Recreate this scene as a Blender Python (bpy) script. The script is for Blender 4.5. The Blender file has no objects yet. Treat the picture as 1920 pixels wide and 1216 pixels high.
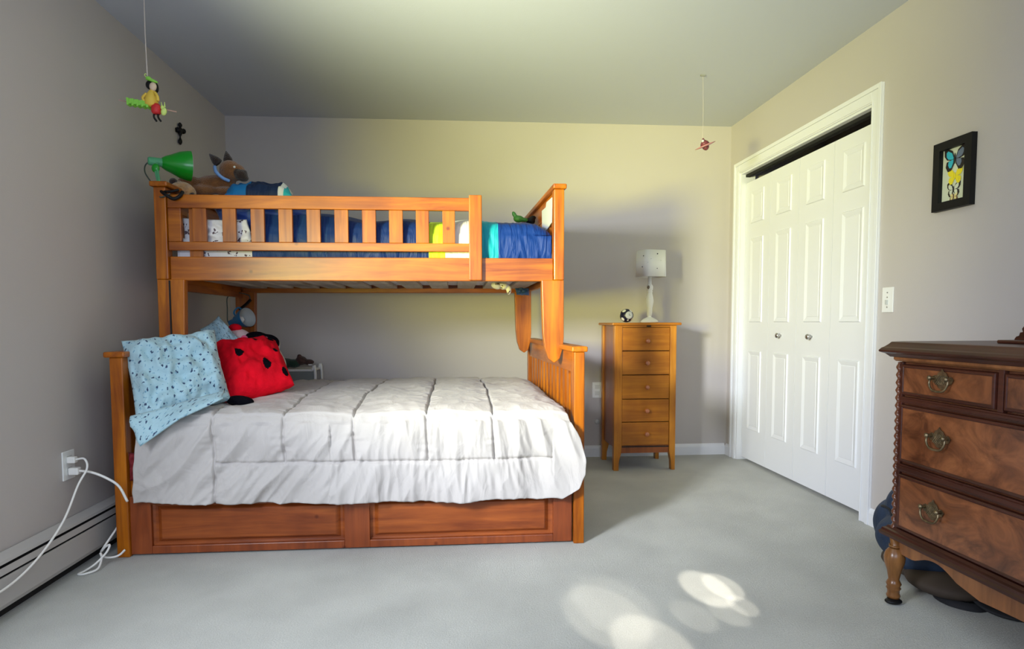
import bpy, bmesh, math, random
from mathutils import Vector, Matrix, noise, Euler
S = bpy.context.scene
COL = S.collection
random.seed(7)
R = math.radians

# ------------------------------------------------------------------ camera
def make_camera():
    f, yaw, pitch, roll, px, py, h = 1173.14, .0783, .061, -.0032, 949.56, 675.36, 1.0055
    cy, sy, cp, sp, cr, sr = math.cos(yaw), math.sin(yaw), math.cos(pitch), math.sin(pitch), math.cos(roll), math.sin(roll)
    F = Vector((sy*cp, cy*cp, -sp)); Rt = Vector((cy, -sy, 0)); U = Rt.cross(F)
    R2 = Rt*cr + U*sr; U2 = -Rt*sr + U*cr
    cam = bpy.data.cameras.new('camera'); o = bpy.data.objects.new('camera', cam); COL.objects.link(o)
    m = Matrix(((R2.x, U2.x, -F.x, 0), (R2.y, U2.y, -F.y, 0), (R2.z, U2.z, -F.z, h), (0, 0, 0, 1)))
    o.matrix_world = m
    cam.sensor_width = 36; cam.sensor_fit = 'HORIZONTAL'; cam.lens = f/1920*36
    cam.shift_x = (960-px)/1920; cam.shift_y = (py-608)/1920
    cam.clip_start = .02; cam.clip_end = 100
    S.camera = o
make_camera()

# ------------------------------------------------------------------ world, lights, exposure
W = bpy.data.worlds.new('world'); S.world = W; W.use_nodes = True
W.node_tree.nodes['Background'].inputs[0].default_value = (.75, .85, 1, 1)
W.node_tree.nodes['Background'].inputs[1].default_value = 1.0
S.view_settings.view_transform = 'Standard'; S.view_settings.look = 'None'
S.view_settings.gamma = 1; S.view_settings.use_curve_mapping = False
S.view_settings.exposure = 0.15

def area(name, loc, target, sx, sy, power, color, spread=180):
    l = bpy.data.lights.new(name, 'AREA'); l.shape = 'RECTANGLE'; l.size = sx; l.size_y = sy
    l.energy = power; l.color = color; l.spread = R(spread)
    o = bpy.data.objects.new(name, l); COL.objects.link(o); o.location = loc
    d = Vector(target)-Vector(loc); o.rotation_euler = d.to_track_quat('-Z', 'Y').to_euler()
    return o
def spot(name, loc, target, ang, blend, power, color, rad=.005):
    l = bpy.data.lights.new(name, 'SPOT'); l.spot_size = R(ang); l.spot_blend = blend
    l.energy = power; l.color = color; l.shadow_soft_size = rad
    o = bpy.data.objects.new(name, l); COL.objects.link(o); o.location = loc
    d = Vector(target)-Vector(loc); o.rotation_euler = d.to_track_quat('-Z', 'Y').to_euler()
    return o
# daylight through the left window: sky (cool, a little downward) and sunlit lawn (yellow-green, upward)
area('window_sun_glow_light', (-1.50, .50, 1.62), (1.95, 4.5, .55), .30, .30, 12, (.88, .93, 1.0), 48)
area('window_sky_light', (-1.50, .60, 1.50), (1.0, 3.0, -.3), .6, .8, 19, (.82, .89, 1.0), 100)
area('window_lawn_light', (-1.50, .50, 1.20), (1.55, 4.57, 2.25), .5, .4, 15.5, (1.0, .93, .0), 58)
area('window_ground_light', (-1.50, .45, 1.10), (.20, 2.5, 2.7), .7, .4, 14, (.86, .96, .92), 52)
# daylight through the window behind the camera
area('rear_window_light', (.1, -.93, 1.45), (-1.1, 2.6, .3), 2.2, 1.2, 35, (.68, .80, 1.0), 180)
# patches of sun between the leaves of the trees outside, through the rear window
for (x, y, ang, p, off) in ((.93, 2.24, 1.6, 34, 0), (1.0, 2.25, 1.2, 26, .05), (.80, 2.03, 1.3, 7, .1), (.93, 2.05, 1.2, 9, .1), (1.0, 2.09, .9, 14, .1),
                            (.50, 2.05, 2.6, 10, -.1), (.60, 1.84, 2.4, 16, -.1), (.55, 2.12, 2.6, 6, -.1), (.45, 2.65, 1.0, 2, 0), (.9, 2.75, .5, 3, 0)):
    spot('sun_fleck_light', (.95+off, -.88, 1.95), (x, y, 0), ang*1.9, .45, p*22, (1, .93, .80))

# ------------------------------------------------------------------ materials
def nt(name):
    m = bpy.data.materials.new(name); m.use_nodes = True
    return m, m.node_tree.nodes, m.node_tree.links, m.node_tree.nodes['Principled BSDF']
def mat(name, col, rough=.6, metal=0, coat=0, sheen=0, bump=0, bscale=50, spec=.5, var=0, vscale=5, trans=0):
    m, N, L, B = nt(name)
    B.inputs['Base Color'].default_value = (*col, 1); B.inputs['Roughness'].default_value = rough
    B.inputs['Metallic'].default_value = metal; B.inputs['Coat Weight'].default_value = coat
    B.inputs['Coat Roughness'].default_value = .15; B.inputs['Sheen Weight'].default_value = sheen
    B.inputs['Specular IOR Level'].default_value = spec
    tc = N.new('ShaderNodeTexCoord')
    if bump:
        n = N.new('ShaderNodeTexNoise'); n.inputs['Scale'].default_value = bscale; n.inputs['Detail'].default_value = 4
        L.new(tc.outputs['Object'], n.inputs['Vector'])
        b = N.new('ShaderNodeBump'); b.inputs['Strength'].default_value = bump; b.inputs['Distance'].default_value = .01
        L.new(n.outputs['Fac'], b.inputs['Height']); L.new(b.outputs['Normal'], B.inputs['Normal'])
    if var:
        n = N.new('ShaderNodeTexNoise'); n.inputs['Scale'].default_value = vscale; n.inputs['Detail'].default_value = 3
        L.new(tc.outputs['Object'], n.inputs['Vector'])
        r = N.new('ShaderNodeValToRGB'); L.new(n.outputs['Fac'], r.inputs[0])
        r.color_ramp.elements[0].position = .3; r.color_ramp.elements[1].position = .7
        r.color_ramp.elements[0].color = (*[c*(1-var) for c in col], 1); r.color_ramp.elements[1].color = (*[min(1, c*(1+var)) for c in col], 1)
        L.new(r.outputs[0], B.inputs['Base Color'])
    return m
def wood(name, c1, c2, axis='x', scale=1.0, rough=.36, coat=.10, figure=0, knots=True):
    m, N, L, B = nt(name)
    tc = N.new('ShaderNodeTexCoord'); mp = N.new('ShaderNodeMapping')
    s = {'x': (1.2, 16, 16), 'y': (16, 1.2, 16), 'z': (16, 16, 1.2), 'b': (3, 3.2, 4.5)}[axis]
    mp.inputs['Scale'].default_value = tuple(v*scale for v in s)
    L.new(tc.outputs['Object'], mp.inputs['Vector'])
    n = N.new('ShaderNodeTexNoise'); n.inputs['Scale'].default_value = 1.6; n.inputs['Detail'].default_value = 7
    n.inputs['Roughness'].default_value = .62; n.inputs['Distortion'].default_value = .6+figure
    L.new(mp.outputs[0], n.inputs['Vector'])
    r = N.new('ShaderNodeValToRGB'); L.new(n.outputs['Fac'], r.inputs[0])
    r.color_ramp.elements[0].position = .33; r.color_ramp.elements[1].position = .68
    r.color_ramp.elements[0].color = (*c1, 1); r.color_ramp.elements[1].color = (*c2, 1)
    n2 = N.new('ShaderNodeTexNoise'); n2.inputs['Scale'].default_value = 3.5; n2.inputs['Detail'].default_value = 3
    L.new(tc.outputs['Object'], n2.inputs['Vector'])
    mx = N.new('ShaderNodeMix'); mx.data_type = 'RGBA'; mx.blend_type = 'MULTIPLY'
    r2 = N.new('ShaderNodeValToRGB'); L.new(n2.outputs['Fac'], r2.inputs[0])
    r2.color_ramp.elements[0].position = .3; r2.color_ramp.elements[1].position = .6
    r2.color_ramp.elements[0].color = (.66, .58, .55, 1); r2.color_ramp.elements[1].color = (1, 1, 1, 1)
    mx.inputs[0].default_value = 1.0
    L.new(r.outputs[0], mx.inputs[6]); L.new(r2.outputs[0], mx.inputs[7])
    last = mx.outputs[2]
    if knots:
        v = N.new('ShaderNodeTexVoronoi'); v.inputs['Scale'].default_value = 7
        L.new(tc.outputs['Object'], v.inputs['Vector'])
        r3 = N.new('ShaderNodeValToRGB'); L.new(v.outputs['Distance'], r3.inputs[0])
        r3.color_ramp.elements[0].position = .03; r3.color_ramp.elements[1].position = .09
        r3.color_ramp.elements[0].color = (.45, .32, .25, 1); r3.color_ramp.elements[1].color = (1, 1, 1, 1)
        mk = N.new('ShaderNodeMix'); mk.data_type = 'RGBA'; mk.blend_type = 'MULTIPLY'; mk.inputs[0].default_value = 1
        L.new(last, mk.inputs[6]); L.new(r3.outputs[0], mk.inputs[7]); last = mk.outputs[2]
    L.new(last, B.inputs['Base Color'])
    B.inputs['Roughness'].default_value = rough; B.inputs['Coat Weight'].default_value = coat; B.inputs['Coat Roughness'].default_value = .22; B.inputs['Specular IOR Level'].default_value = .38
    b = N.new('ShaderNodeBump'); b.inputs['Strength'].default_value = .06; b.inputs['Distance'].default_value = .004
    L.new(n.outputs['Fac'], b.inputs['Height']); L.new(b.outputs['Normal'], B.inputs['Normal'])
    return m
M = {}
M['wall'] = mat('wall_paint', (.50, .462, .44), .62, bump=.05, bscale=180, var=.015, vscale=1.5)
M['ceiling'] = mat('ceiling_paint', (.56, .58, .64), .8, bump=.05, bscale=120)
M['white'] = mat('white_paint', (.76, .77, .80), .35)
M['white2'] = mat('white_plastic', (.80, .80, .78), .35)
M['dark'] = mat('dark_void', (.012, .012, .012), .9)
M['black'] = mat('black_iron', (.005, .005, .006), .5, spec=.25)
bo1, bo2 = (.25, .052, .001), (.55, .165, .002)
for a in 'xyz': M['bed_'+a] = wood('bed_wood_'+a, bo1, bo2, a)
M['trim_red'] = wood('drawer_wood', (.20, .040, .009), (.40, .100, .018), 'x', rough=.35, coat=.25)
M['red_z'] = wood('drawer_frame_wood', (.20, .042, .012), (.34, .078, .018), 'z', rough=.35, coat=.25)
M['chest_x'] = wood('chest_wood_x', (.34, .105, .006), (.55, .205, .014), 'x', rough=.4, coat=.15, knots=False)
M['chest_z'] = wood('chest_wood_z', (.38, .12, .008), (.62, .25, .02), 'z', rough=.4, coat=.15, knots=False)
M['chest_side'] = wood('chest_side_wood', (.24, .062, .014), (.36, .10, .022), 'z', rough=.3, coat=.3, knots=False)
M['dr_y'] = wood('dresser_wood', (.032, .009, .006), (.085, .022, .012), 'y', rough=.36, coat=.1, knots=False)
M['dr_z'] = wood('dresser_wood_upright', (.095, .03, .014), (.17, .06, .026), 'z', rough=.3, coat=.3, knots=False)
M['burl'] = wood('dresser_burl_veneer', (.10, .032, .013), (.32, .115, .042), 'b', scale=1, rough=.3, coat=.3, figure=2.2, knots=False)
M['apron'] = wood('dresser_apron_wood', (.17, .065, .022), (.32, .13, .045), 'z', scale=1, rough=.35, coat=.25, knots=False)
M['leg_w'] = wood('dresser_leg_wood', (.14, .055, .015), (.32, .135, .035), 'z', scale=1, rough=.3, coat=.3, knots=False)
M['slat'] = wood('pale_slat_wood', (.46, .42, .36), (.66, .62, .55), 'y', rough=.6, coat=0, knots=False)
M['brass'] = mat('aged_brass', (.22, .17, .10), .42, metal=.9, var=.4, vscale=60)
M['steel'] = mat('satin_nickel', (.55, .54, .52), .3, metal=1)
M['knob'] = mat('knob_wood', (.40, .13, .05), .25, coat=.5)
M['heater'] = mat('heater_enamel', (.46, .44, .42), .5)
M['cord'] = mat('white_cord', (.80, .78, .74), .4)
M['cordg'] = mat('dark_cord', (.05, .07, .06), .5)
M['green'] = mat('green_enamel', (.0, .30, .012), .3, coat=.3)
M['green2'] = mat('pale_green_metal', (.10, .42, .20), .4)
M['blue'] = mat('blue_enamel', (.012, .20, .44), .3, coat=.4)
M['inner'] = mat('lamp_inside', (.55, .57, .55), .35)
M['dog'] = mat('brown_plush', (.22, .085, .022), .95, sheen=.4, bump=.8, bscale=160, var=.3, vscale=25)
M['dogb'] = mat('dark_plush', (.03, .014, .010), .95, sheen=.3, bump=.8, bscale=160)
M['tan'] = mat('tan_plush', (.40, .22, .09), .95, sheen=.4, bump=.8, bscale=140, var=.25, vscale=25)
M['redp'] = mat('red_plush', (.74, .003, .016), .9, spec=.15, bump=.4, bscale=60, var=.22, vscale=9)
M['blackp'] = mat('black_plush', (.003, .003, .006), .95, spec=.1, bump=.6, bscale=120)
M['pinkp'] = mat('pale_pink_plush', (.78, .56, .55), .9, sheen=.3, bump=.4, bscale=120)
M['whitep'] = mat('cream_plush', (.72, .66, .54), .9, sheen=.3, bump=.6, bscale=120)
M['brownp'] = mat('dark_brown_plush', (.055, .022, .018), .8, sheen=.2, bump=.6, bscale=120, var=.4, vscale=40)
M['greenp'] = mat('dark_green_plush', (.012, .045, .03), .9, sheen=.2, bump=.6, bscale=120)
M['navy'] = mat('navy_cloth', (.012, .03, .11), .8, sheen=.2, bump=.15, bscale=200)
M['bluecloth'] = mat('blue_cloth', (.010, .055, .30), .6, sheen=.3, bump=.1, bscale=200)
M['denim'] = mat('blue_grey_nylon', (.018, .034, .07), .6, spec=.3, bump=.3, bscale=60, var=.35, vscale=14)
M['strap'] = mat('black_webbing', (.010, .010, .013), .8)
M['paper'] = mat('white_paper', (.55, .57, .60), .7)
M['yellow'] = mat('yellow_paint', (.80, .55, .07), .6)
M['redpaint'] = mat('red_paint', (.62, .02, .025), .5)
M['lime'] = mat('lime_paint', (.28, .70, .08), .5)
M['limeY'] = mat('pale_lime_paint', (.62, .80, .22), .5)
M['skin'] = mat('pale_skin_paint', (.75, .58, .42), .6)
M['stick'] = mat('pinkish_stick', (.48, .30, .26), .6)
M['string'] = mat('string', (.62, .55, .50), .8)
M['pinksaucer'] = mat('pink_saucer', (.50, .22, .22), .4)
M['darkred'] = mat('maroon_paint', (.16, .035, .045), .45)
M['ltblue'] = mat('pale_blue_print', (.20, .38, .75), .6)
M['glassish'] = mat('frame_backing', (.62, .66, .50), .4)
M['bfly_blue'] = mat('butterfly_blue', (.02, .42, .55), .35)
M['bfly_grey'] = mat('butterfly_slate', (.12, .16, .24), .4)
M['bfly_dark'] = mat('butterfly_dark', (.015, .010, .008), .6)
M['bfly_yel'] = mat('butterfly_yellow', (.80, .68, .02), .5)
M['bfly_cream'] = mat('butterfly_cream', (.72, .62, .26), .5)
M['bfly_brown'] = mat('butterfly_brown', (.16, .07, .03), .5)

def carpet():
    m, N, L, B = nt('carpet')
    tc = N.new('ShaderNodeTexCoord')
    n = N.new('ShaderNodeTexNoise'); n.inputs['Scale'].default_value = 420; n.inputs['Detail'].default_value = 5; n.inputs['Roughness'].default_value = .7
    n2 = N.new('ShaderNodeTexNoise'); n2.inputs['Scale'].default_value = 3.2; n2.inputs['Detail'].default_value = 5
    n3 = N.new('ShaderNodeTexNoise'); n3.inputs['Scale'].default_value = 150; n3.inputs['Detail'].default_value = 4
    for q in (n, n2, n3): L.new(tc.outputs['Object'], q.inputs['Vector'])
    r = N.new('ShaderNodeValToRGB'); L.new(n.outputs['Fac'], r.inputs[0])
    r.color_ramp.elements[0].position = .30; r.color_ramp.elements[1].position = .68
    r.color_ramp.elements[0].color = (.33, .335, .30, 1); r.color_ramp.elements[1].color = (.74, .74, .69, 1)
    mx = N.new('ShaderNodeMix'); mx.data_type = 'RGBA'; mx.blend_type = 'MULTIPLY'; mx.inputs[0].default_value = 1
    r2 = N.new('ShaderNodeValToRGB'); L.new(n2.outputs['Fac'], r2.inputs[0])
    r2.color_ramp.elements[0].position = .35; r2.color_ramp.elements[1].position = .65
    r2.color_ramp.elements[0].color = (.84, .84, .84, 1); r2.color_ramp.elements[1].color = (1, 1, 1, 1)
    L.new(r.outputs[0], mx.inputs[6]); L.new(r2.outputs[0], mx.inputs[7]); L.new(mx.outputs[2], B.inputs['Base Color'])
    B.inputs['Roughness'].default_value = .95; B.inputs['Sheen Weight'].default_value = .15; B.inputs['Specular IOR Level'].default_value = .1
    a = N.new('ShaderNodeMath'); a.operation = 'ADD'; L.new(n.outputs['Fac'], a.inputs[0]); L.new(n3.outputs['Fac'], a.inputs[1])
    b = N.new('ShaderNodeBump'); b.inputs['Strength'].default_value = .55; b.inputs['Distance'].default_value = .006
    L.new(a.outputs[0], b.inputs['Height']); L.new(b.outputs['Normal'], B.inputs['Normal'])
    return m
M['carpet'] = carpet()

def cloth_mat(name, col, wr=.35, wscale=9, rough=.8, sheen=.2, stretch=(1, 1, .4)):
    m, N, L, B = nt(name)
    B.inputs['Base Color'].default_value = (*col, 1); B.inputs['Roughness'].default_value = rough; B.inputs['Sheen Weight'].default_value = sheen
    tc = N.new('ShaderNodeTexCoord'); mp = N.new('ShaderNodeMapping'); mp.inputs['Scale'].default_value = stretch
    L.new(tc.outputs['Object'], mp.inputs[0])
    n = N.new('ShaderNodeTexNoise'); n.inputs['Scale'].default_value = wscale; n.inputs['Detail'].default_value = 3; n.inputs['Distortion'].default_value = 1.5
    L.new(mp.outputs[0], n.inputs['Vector'])
    b = N.new('ShaderNodeBump'); b.inputs['Strength'].default_value = wr; b.inputs['Distance'].default_value = .03
    L.new(n.outputs['Fac'], b.inputs['Height']); L.new(b.outputs['Normal'], B.inputs['Normal'])
    return m
M['comforter'] = cloth_mat('comforter_cloth', (.50, .465, .44), .28, 9, .75, .15, (1.2, 1, .6))
M['mattress'] = mat('white_ticking', (.72, .72, .74), .8)
M['sheetred'] = mat('dark_red_cloth', (.20, .01, .015), .8)

def print_mat(name, base, dots, scale, size=.16, uv=True, dots2=None, wr=.3):
    """cloth with small scattered printed motifs"""
    m, N, L, B = nt(name)
    tc = N.new('ShaderNodeTexCoord'); src = tc.outputs['UV' if uv else 'Object']
    nz = N.new('ShaderNodeTexNoise'); nz.inputs['Scale'].default_value = scale*2.4; L.new(src, nz.inputs['Vector'])
    add = N.new('ShaderNodeMix'); add.data_type = 'RGBA'; add.blend_type = 'LINEAR_LIGHT'; add.inputs[0].default_value = .03
    L.new(src, add.inputs[6]); L.new(nz.outputs['Color'], add.inputs[7])
    v = N.new('ShaderNodeTexVoronoi'); v.inputs['Scale'].default_value = scale; v.inputs['Randomness'].default_value = .75
    if uv: v.voronoi_dimensions = '2D'
    L.new(add.outputs[2], v.inputs['Vector'])
    lt = N.new('ShaderNodeMath'); lt.operation = 'LESS_THAN'; lt.inputs[1].default_value = size
    L.new(v.outputs['Distance'], lt.inputs[0])
    mx = N.new('ShaderNodeMix'); mx.data_type = 'RGBA'; mx.inputs[6].default_value = (*base, 1); mx.inputs[7].default_value = (*dots, 1)
    L.new(lt.outputs[0], mx.inputs[0]); last = mx.outputs[2]
    if dots2:
        v2 = N.new('ShaderNodeTexVoronoi'); v2.inputs['Scale'].default_value = scale*1.7
        if uv: v2.voronoi_dimensions = '2D'
        L.new(add.outputs[2], v2.inputs['Vector'])
        l2 = N.new('ShaderNodeMath'); l2.operation = 'LESS_THAN'; l2.inputs[1].default_value = size*1.05; L.new(v2.outputs['Distance'], l2.inputs[0])
        m2 = N.new('ShaderNodeMix'); m2.data_type = 'RGBA'; m2.inputs[7].default_value = (*dots2, 1)
        L.new(l2.outputs[0], m2.inputs[0]); L.new(last, m2.inputs[6]); last = m2.outputs[2]
        # keep the first motif on top
        m3 = N.new('ShaderNodeMix'); m3.data_type = 'RGBA'; m3.inputs[7].default_value = (*dots, 1)
        L.new(lt.outputs[0], m3.inputs[0]); L.new(last, m3.inputs[6]); last = m3.outputs[2]
    L.new(last, B.inputs['Base Color'])
    B.inputs['Roughness'].default_value = .7; B.inputs['Sheen Weight'].default_value = .15
    n = N.new('ShaderNodeTexNoise'); n.inputs['Scale'].default_value = 7; n.inputs['Detail'].default_value = 3; n.inputs['Distortion'].default_value = 1.8
    L.new(tc.outputs['Object'], n.inputs['Vector'])
    b = N.new('ShaderNodeBump'); b.inputs['Strength'].default_value = wr; b.inputs['Distance'].default_value = .03
    L.new(n.outputs['Fac'], b.inputs['Height']); L.new(b.outputs['Normal'], B.inputs['Normal'])
    return m
M['bluepillow'] = print_mat('blue_print_cotton', (.37, .56, .63), (.02, .05, .12), 11, .12, dots2=(.17, .34, .46), wr=.55)
M['whiteprint'] = print_mat('white_print_cotton', (.76, .74, .78), (.10, .06, .08), 24, .25, uv=False, wr=.2)
M['navyprint'] = print_mat('navy_print_cotton', (.015, .03, .10), (.10, .35, .50), 9, .2)
M['shadecloth'] = mat('lamp_shade_linen', (.78, .78, .75), .8)
M['shade'] = print_mat('lamp_shade_cloth', (.80, .80, .77), (.02, .02, .03), 15, .26, uv=False, dots2=(.62, .66, .62), wr=0)

def band_mat(name, bands, axis='X', rough=.55, wr=.25, sc=(1.5, .3, .3)):
    """colour bands woven across the cloth, by position along one axis"""
    m, N, L, B = nt(name)
    tc = N.new('ShaderNodeTexCoord'); sp = N.new('ShaderNodeSeparateXYZ'); L.new(tc.outputs['Object'], sp.inputs[0])
    last = None
    for (start, col) in bands:
        if last is None:
            c = N.new('ShaderNodeRGB'); c.outputs[0].default_value = (*col, 1); last = c.outputs[0]; continue
        g = N.new('ShaderNodeMath'); g.operation = 'GREATER_THAN'; g.inputs[1].default_value = start; L.new(sp.outputs[axis], g.inputs[0])
        mx = N.new('ShaderNodeMix'); mx.data_type = 'RGBA'; mx.inputs[7].default_value = (*col, 1)
        L.new(g.outputs[0], mx.inputs[0]); L.new(last, mx.inputs[6]); last = mx.outputs[2]
    L.new(last, B.inputs['Base Color'])
    B.inputs['Roughness'].default_value = rough; B.inputs['Specular IOR Level'].default_value = .25
    mp = N.new('ShaderNodeMapping'); mp.inputs['Scale'].default_value = sc; L.new(tc.outputs['Object'], mp.inputs[0])
    n = N.new('ShaderNodeTexNoise'); n.inputs['Scale'].default_value = 16; n.inputs['Detail'].default_value = 3; n.inputs['Distortion'].default_value = 1.0
    L.new(mp.outputs[0], n.inputs['Vector'])
    b = N.new('ShaderNodeBump'); b.inputs['Strength'].default_value = wr; b.inputs['Distance'].default_value = .03
    L.new(n.outputs['Fac'], b.inputs['Height']); L.new(b.outputs['Normal'], B.inputs['Normal'])
    return m

# ------------------------------------------------------------------ mesh helpers (all shapes given in world coordinates)
ROOTS = {}
def root(name, label, cat, loc, group=None):
    o = bpy.data.objects.new(name, None); COL.objects.link(o); o.location = loc; o.empty_display_size = .05
    o['label'] = label; o['category'] = cat
    if group: o['group'] = group
    ROOTS[o.name] = Vector(loc)
    return o
def base_of(o):
    while o.parent: o = o.parent
    return ROOTS[o.name]
def link(name, bm, m, parent=None, smooth=False, bevel=0, label=None, mats=None, sub=0):
    bm.normal_update()
    me = bpy.data.meshes.new(name)
    if parent: org = base_of(parent)
    else:
        xs = [v.co for v in bm.verts]
        org = Vector(((min(v.x for v in xs)+max(v.x for v in xs))/2, (min(v.y for v in xs)+max(v.y for v in xs))/2, min(v.z for v in xs)))
    for v in bm.verts: v.co -= org
    bm.to_mesh(me); bm.free()
    o = bpy.data.objects.new(name, me); COL.objects.link(o)
    if parent: o.parent = parent
    else: o.location = org; ROOTS[o.name] = org
    for q in (mats or [m]): me.materials.append(q)
    if smooth: me.polygons.foreach_set('use_smooth', [True]*len(me.polygons))
    if bevel:
        b = o.modifiers.new('bevel', 'BEVEL'); b.width = bevel; b.segments = 2; b.limit_method = 'ANGLE'; b.angle_limit = R(35)
    if sub:
        s = o.modifiers.new('sub', 'SUBSURF'); s.levels = sub; s.render_levels = sub
    if label: o['label'] = label
    return o
def tag(o, label, cat, group=None, kind=None):
    if label: o['label'] = label
    if cat: o['category'] = cat
    if group: o['group'] = group
    if kind: o['kind'] = kind
    return o
def struct(name, bm, m, **k):
    o = link(name, bm, m, **k)
    if not o.parent: o['kind'] = 'structure'
    return o
def NB(): return bmesh.new()
def box(bm, x0, x1, y0, y1, z0, z1):
    vs = [bm.verts.new((x, y, z)) for x in (x0, x1) for y in (y0, y1) for z in (z0, z1)]
    for f in ((0, 1, 3, 2), (4, 6, 7, 5), (0, 4, 5, 1), (2, 3, 7, 6), (0, 2, 6, 4), (1, 5, 7, 3)):
        bm.faces.new([vs[i] for i in f])
    return bm
def bx(*a): return box(NB(), *a)
def prism(bm, pts, axis, a, b):
    """polygon pts (2-D) extruded along axis from a to b; the 2-D axes are the other two in xyz order"""
    def mk(p, t):
        return {'x': (t, p[0], p[1]), 'y': (p[0], t, p[1]), 'z': (p[0], p[1], t)}[axis]
    A = [bm.verts.new(mk(p, a)) for p in pts]; Bv = [bm.verts.new(mk(p, b)) for p in pts]
    n = len(pts); bm.faces.new(A); bm.faces.new(Bv[::-1])
    for i in range(n): bm.faces.new([A[i], Bv[i], Bv[(i+1) % n], A[(i+1) % n]])
    bmesh.ops.recalc_face_normals(bm, faces=bm.faces)
    return bm
def lathe(bm, prof, org, d=(0, 0, 1), seg=24, cap=True):
    """profile [(radius, height)] turned about the axis d through org"""
    q = Vector(d).to_track_quat('Z', 'Y'); org = Vector(org); rings = []
    for r, h in prof:
        rings.append([bm.verts.new(org+q @ Vector((max(r, .0002)*math.cos(2*math.pi*i/seg), max(r, .0002)*math.sin(2*math.pi*i/seg), h))) for i in range(seg)])
    for a, b in zip(rings, rings[1:]):
        for i in range(seg): bm.faces.new([a[i], a[(i+1) % seg], b[(i+1) % seg], b[i]])
    if cap: bm.faces.new(rings[0][::-1]); bm.faces.new(rings[-1])
    return bm
def smoothpts(P, n=8):
    P = [Vector(p) for p in P]
    if len(P) < 3: return P
    out = []
    Q = [P[0]*2-P[1]]+P+[P[-1]*2-P[-2]]
    for i in range(1, len(Q)-2):
        a, b, c, d = Q[i-1:i+3]
        for k in range(n):
            t = k/n
            out.append(.5*((2*b)+(c-a)*t+(2*a-5*b+4*c-d)*t*t+(3*b-a-3*c+d)*t**3))
    out.append(P[-1]); return out
def tube(bm, pts, r, seg=8, smooth=True, flat=1.0, n=8):
    P = smoothpts(pts, n) if smooth else [Vector(p) for p in pts]
    rings = []; up = Vector((.13, .21, .97)).normalized()
    for i, p in enumerate(P):
        t = (P[min(i+1, len(P)-1)]-P[max(i-1, 0)]).normalized()
        s = t.cross(up)
        if s.length < .05: s = t.cross(Vector((1, 0, 0)))
        s.normalize(); u = s.cross(t).normalized(); up = u
        rr = r(i/(len(P)-1)) if callable(r) else r
        rings.append([bm.verts.new(p+s*rr*math.cos(2*math.pi*k/seg)+u*rr*flat*math.sin(2*math.pi*k/seg)) for k in range(seg)])
    for a, b in zip(rings, rings[1:]):
        for k in range(seg): bm.faces.new([a[k], a[(k+1) % seg], b[(k+1) % seg], b[k]])
    bm.faces.new(rings[0][::-1]); bm.faces.new(rings[-1])
    return bm
def ball(bm, c, r, rot=None, u=20, v=14):
    r = (r, r, r) if not hasattr(r, '__len__') else r
    m = Matrix.Translation(Vector(c)) @ (Euler([R(a) for a in rot]).to_matrix().to_4x4() if rot else Matrix()) @ Matrix.Diagonal((*r, 1))
    bmesh.ops.create_uvsphere(bm, u_segments=u, v_segments=v, radius=1, matrix=m)
    return bm
def blob(name, balls, m, parent=None, voxel=.008, **k):
    """overlapping ellipsoids fused into one continuous skin"""
    bm = NB()
    for b in balls: ball(bm, *b)
    o = link(name, bm, m, parent, smooth=True, **k)
    r = o.modifiers.new('fuse', 'REMESH'); r.mode = 'VOXEL'; r.voxel_size = voxel; r.use_smooth_shade = True
    s = o.modifiers.new('soft', 'SMOOTH'); s.factor = .6; s.iterations = 4
    return o
def bil(c, u, v):
    a, b, cc, d = c  # TL TR BR BL
    return a*(1-u)*(1-v)+b*u*(1-v)+cc*u*v+d*(1-u)*v
def pillow(corners, thick, nu=46, nv=38, wr=.006, seed=0, spot=None, pinch=.06):
    """stuffed cushion over four corner points (TL TR BR BL seen from the front)"""
    c = [Vector(p) for p in corners]; bm = NB(); uvl = bm.loops.layers.uv.new('uv')
    nrm = (c[1]-c[0]).cross(c[3]-c[0]).normalized()*-1
    grids = []; ctr = sum(c, Vector())/4
    for side in (1, -1):
        g = []
        for j in range(nv+1):
            row = []
            for i in range(nu+1):
                u, v = i/nu, j/nv
                a, b = 2*u-1, 2*v-1
                p = bil(c, u, v)
                # edges pulled in between the corners
                p = p+(ctr-p)*pinch*((1-a*a)*b*b+(1-b*b)*a*a)*1.0
                h = max(0, (1-a**4)*(1-b**4))**.55
                w = noise.noise(Vector((u*5+seed, v*5, side*3)))*1.2+noise.noise(Vector((u*11+seed, v*7, side*5)))*.6
                p = p+nrm*side*(thick*h)+nrm*side*w*wr*3*h**.5
                edge = i in (0, nu) or j in (0, nv)
                row.append((p, edge, i, j))
            g.append(row)
        grids.append(g)
    V = {}
    def vert(side, i, j):
        p, edge, _, _ = grids[side][j][i]
        k = (0 if edge else side, i, j)
        if k not in V: V[k] = bm.verts.new(p)
        return V[k]
    for side in (0, 1):
        for j in range(nv):
            for i in range(nu):
                q = [(i, j), (i+1, j), (i+1, j+1), (i, j+1)]
                if side == 0: q = q[::-1]
                f = bm.faces.new([vert(side, *t) for t in q])
                for lp, t in zip(f.loops, q): lp[uvl].uv = (t[0]/nu, t[1]/nv*(nv/nu))
                if spot and side == 0:
                    u, v = (i+.5)/nu, (j+.5)/nv
                    if spot(u, v): f.material_index = 1
    return bm, nrm

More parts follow.
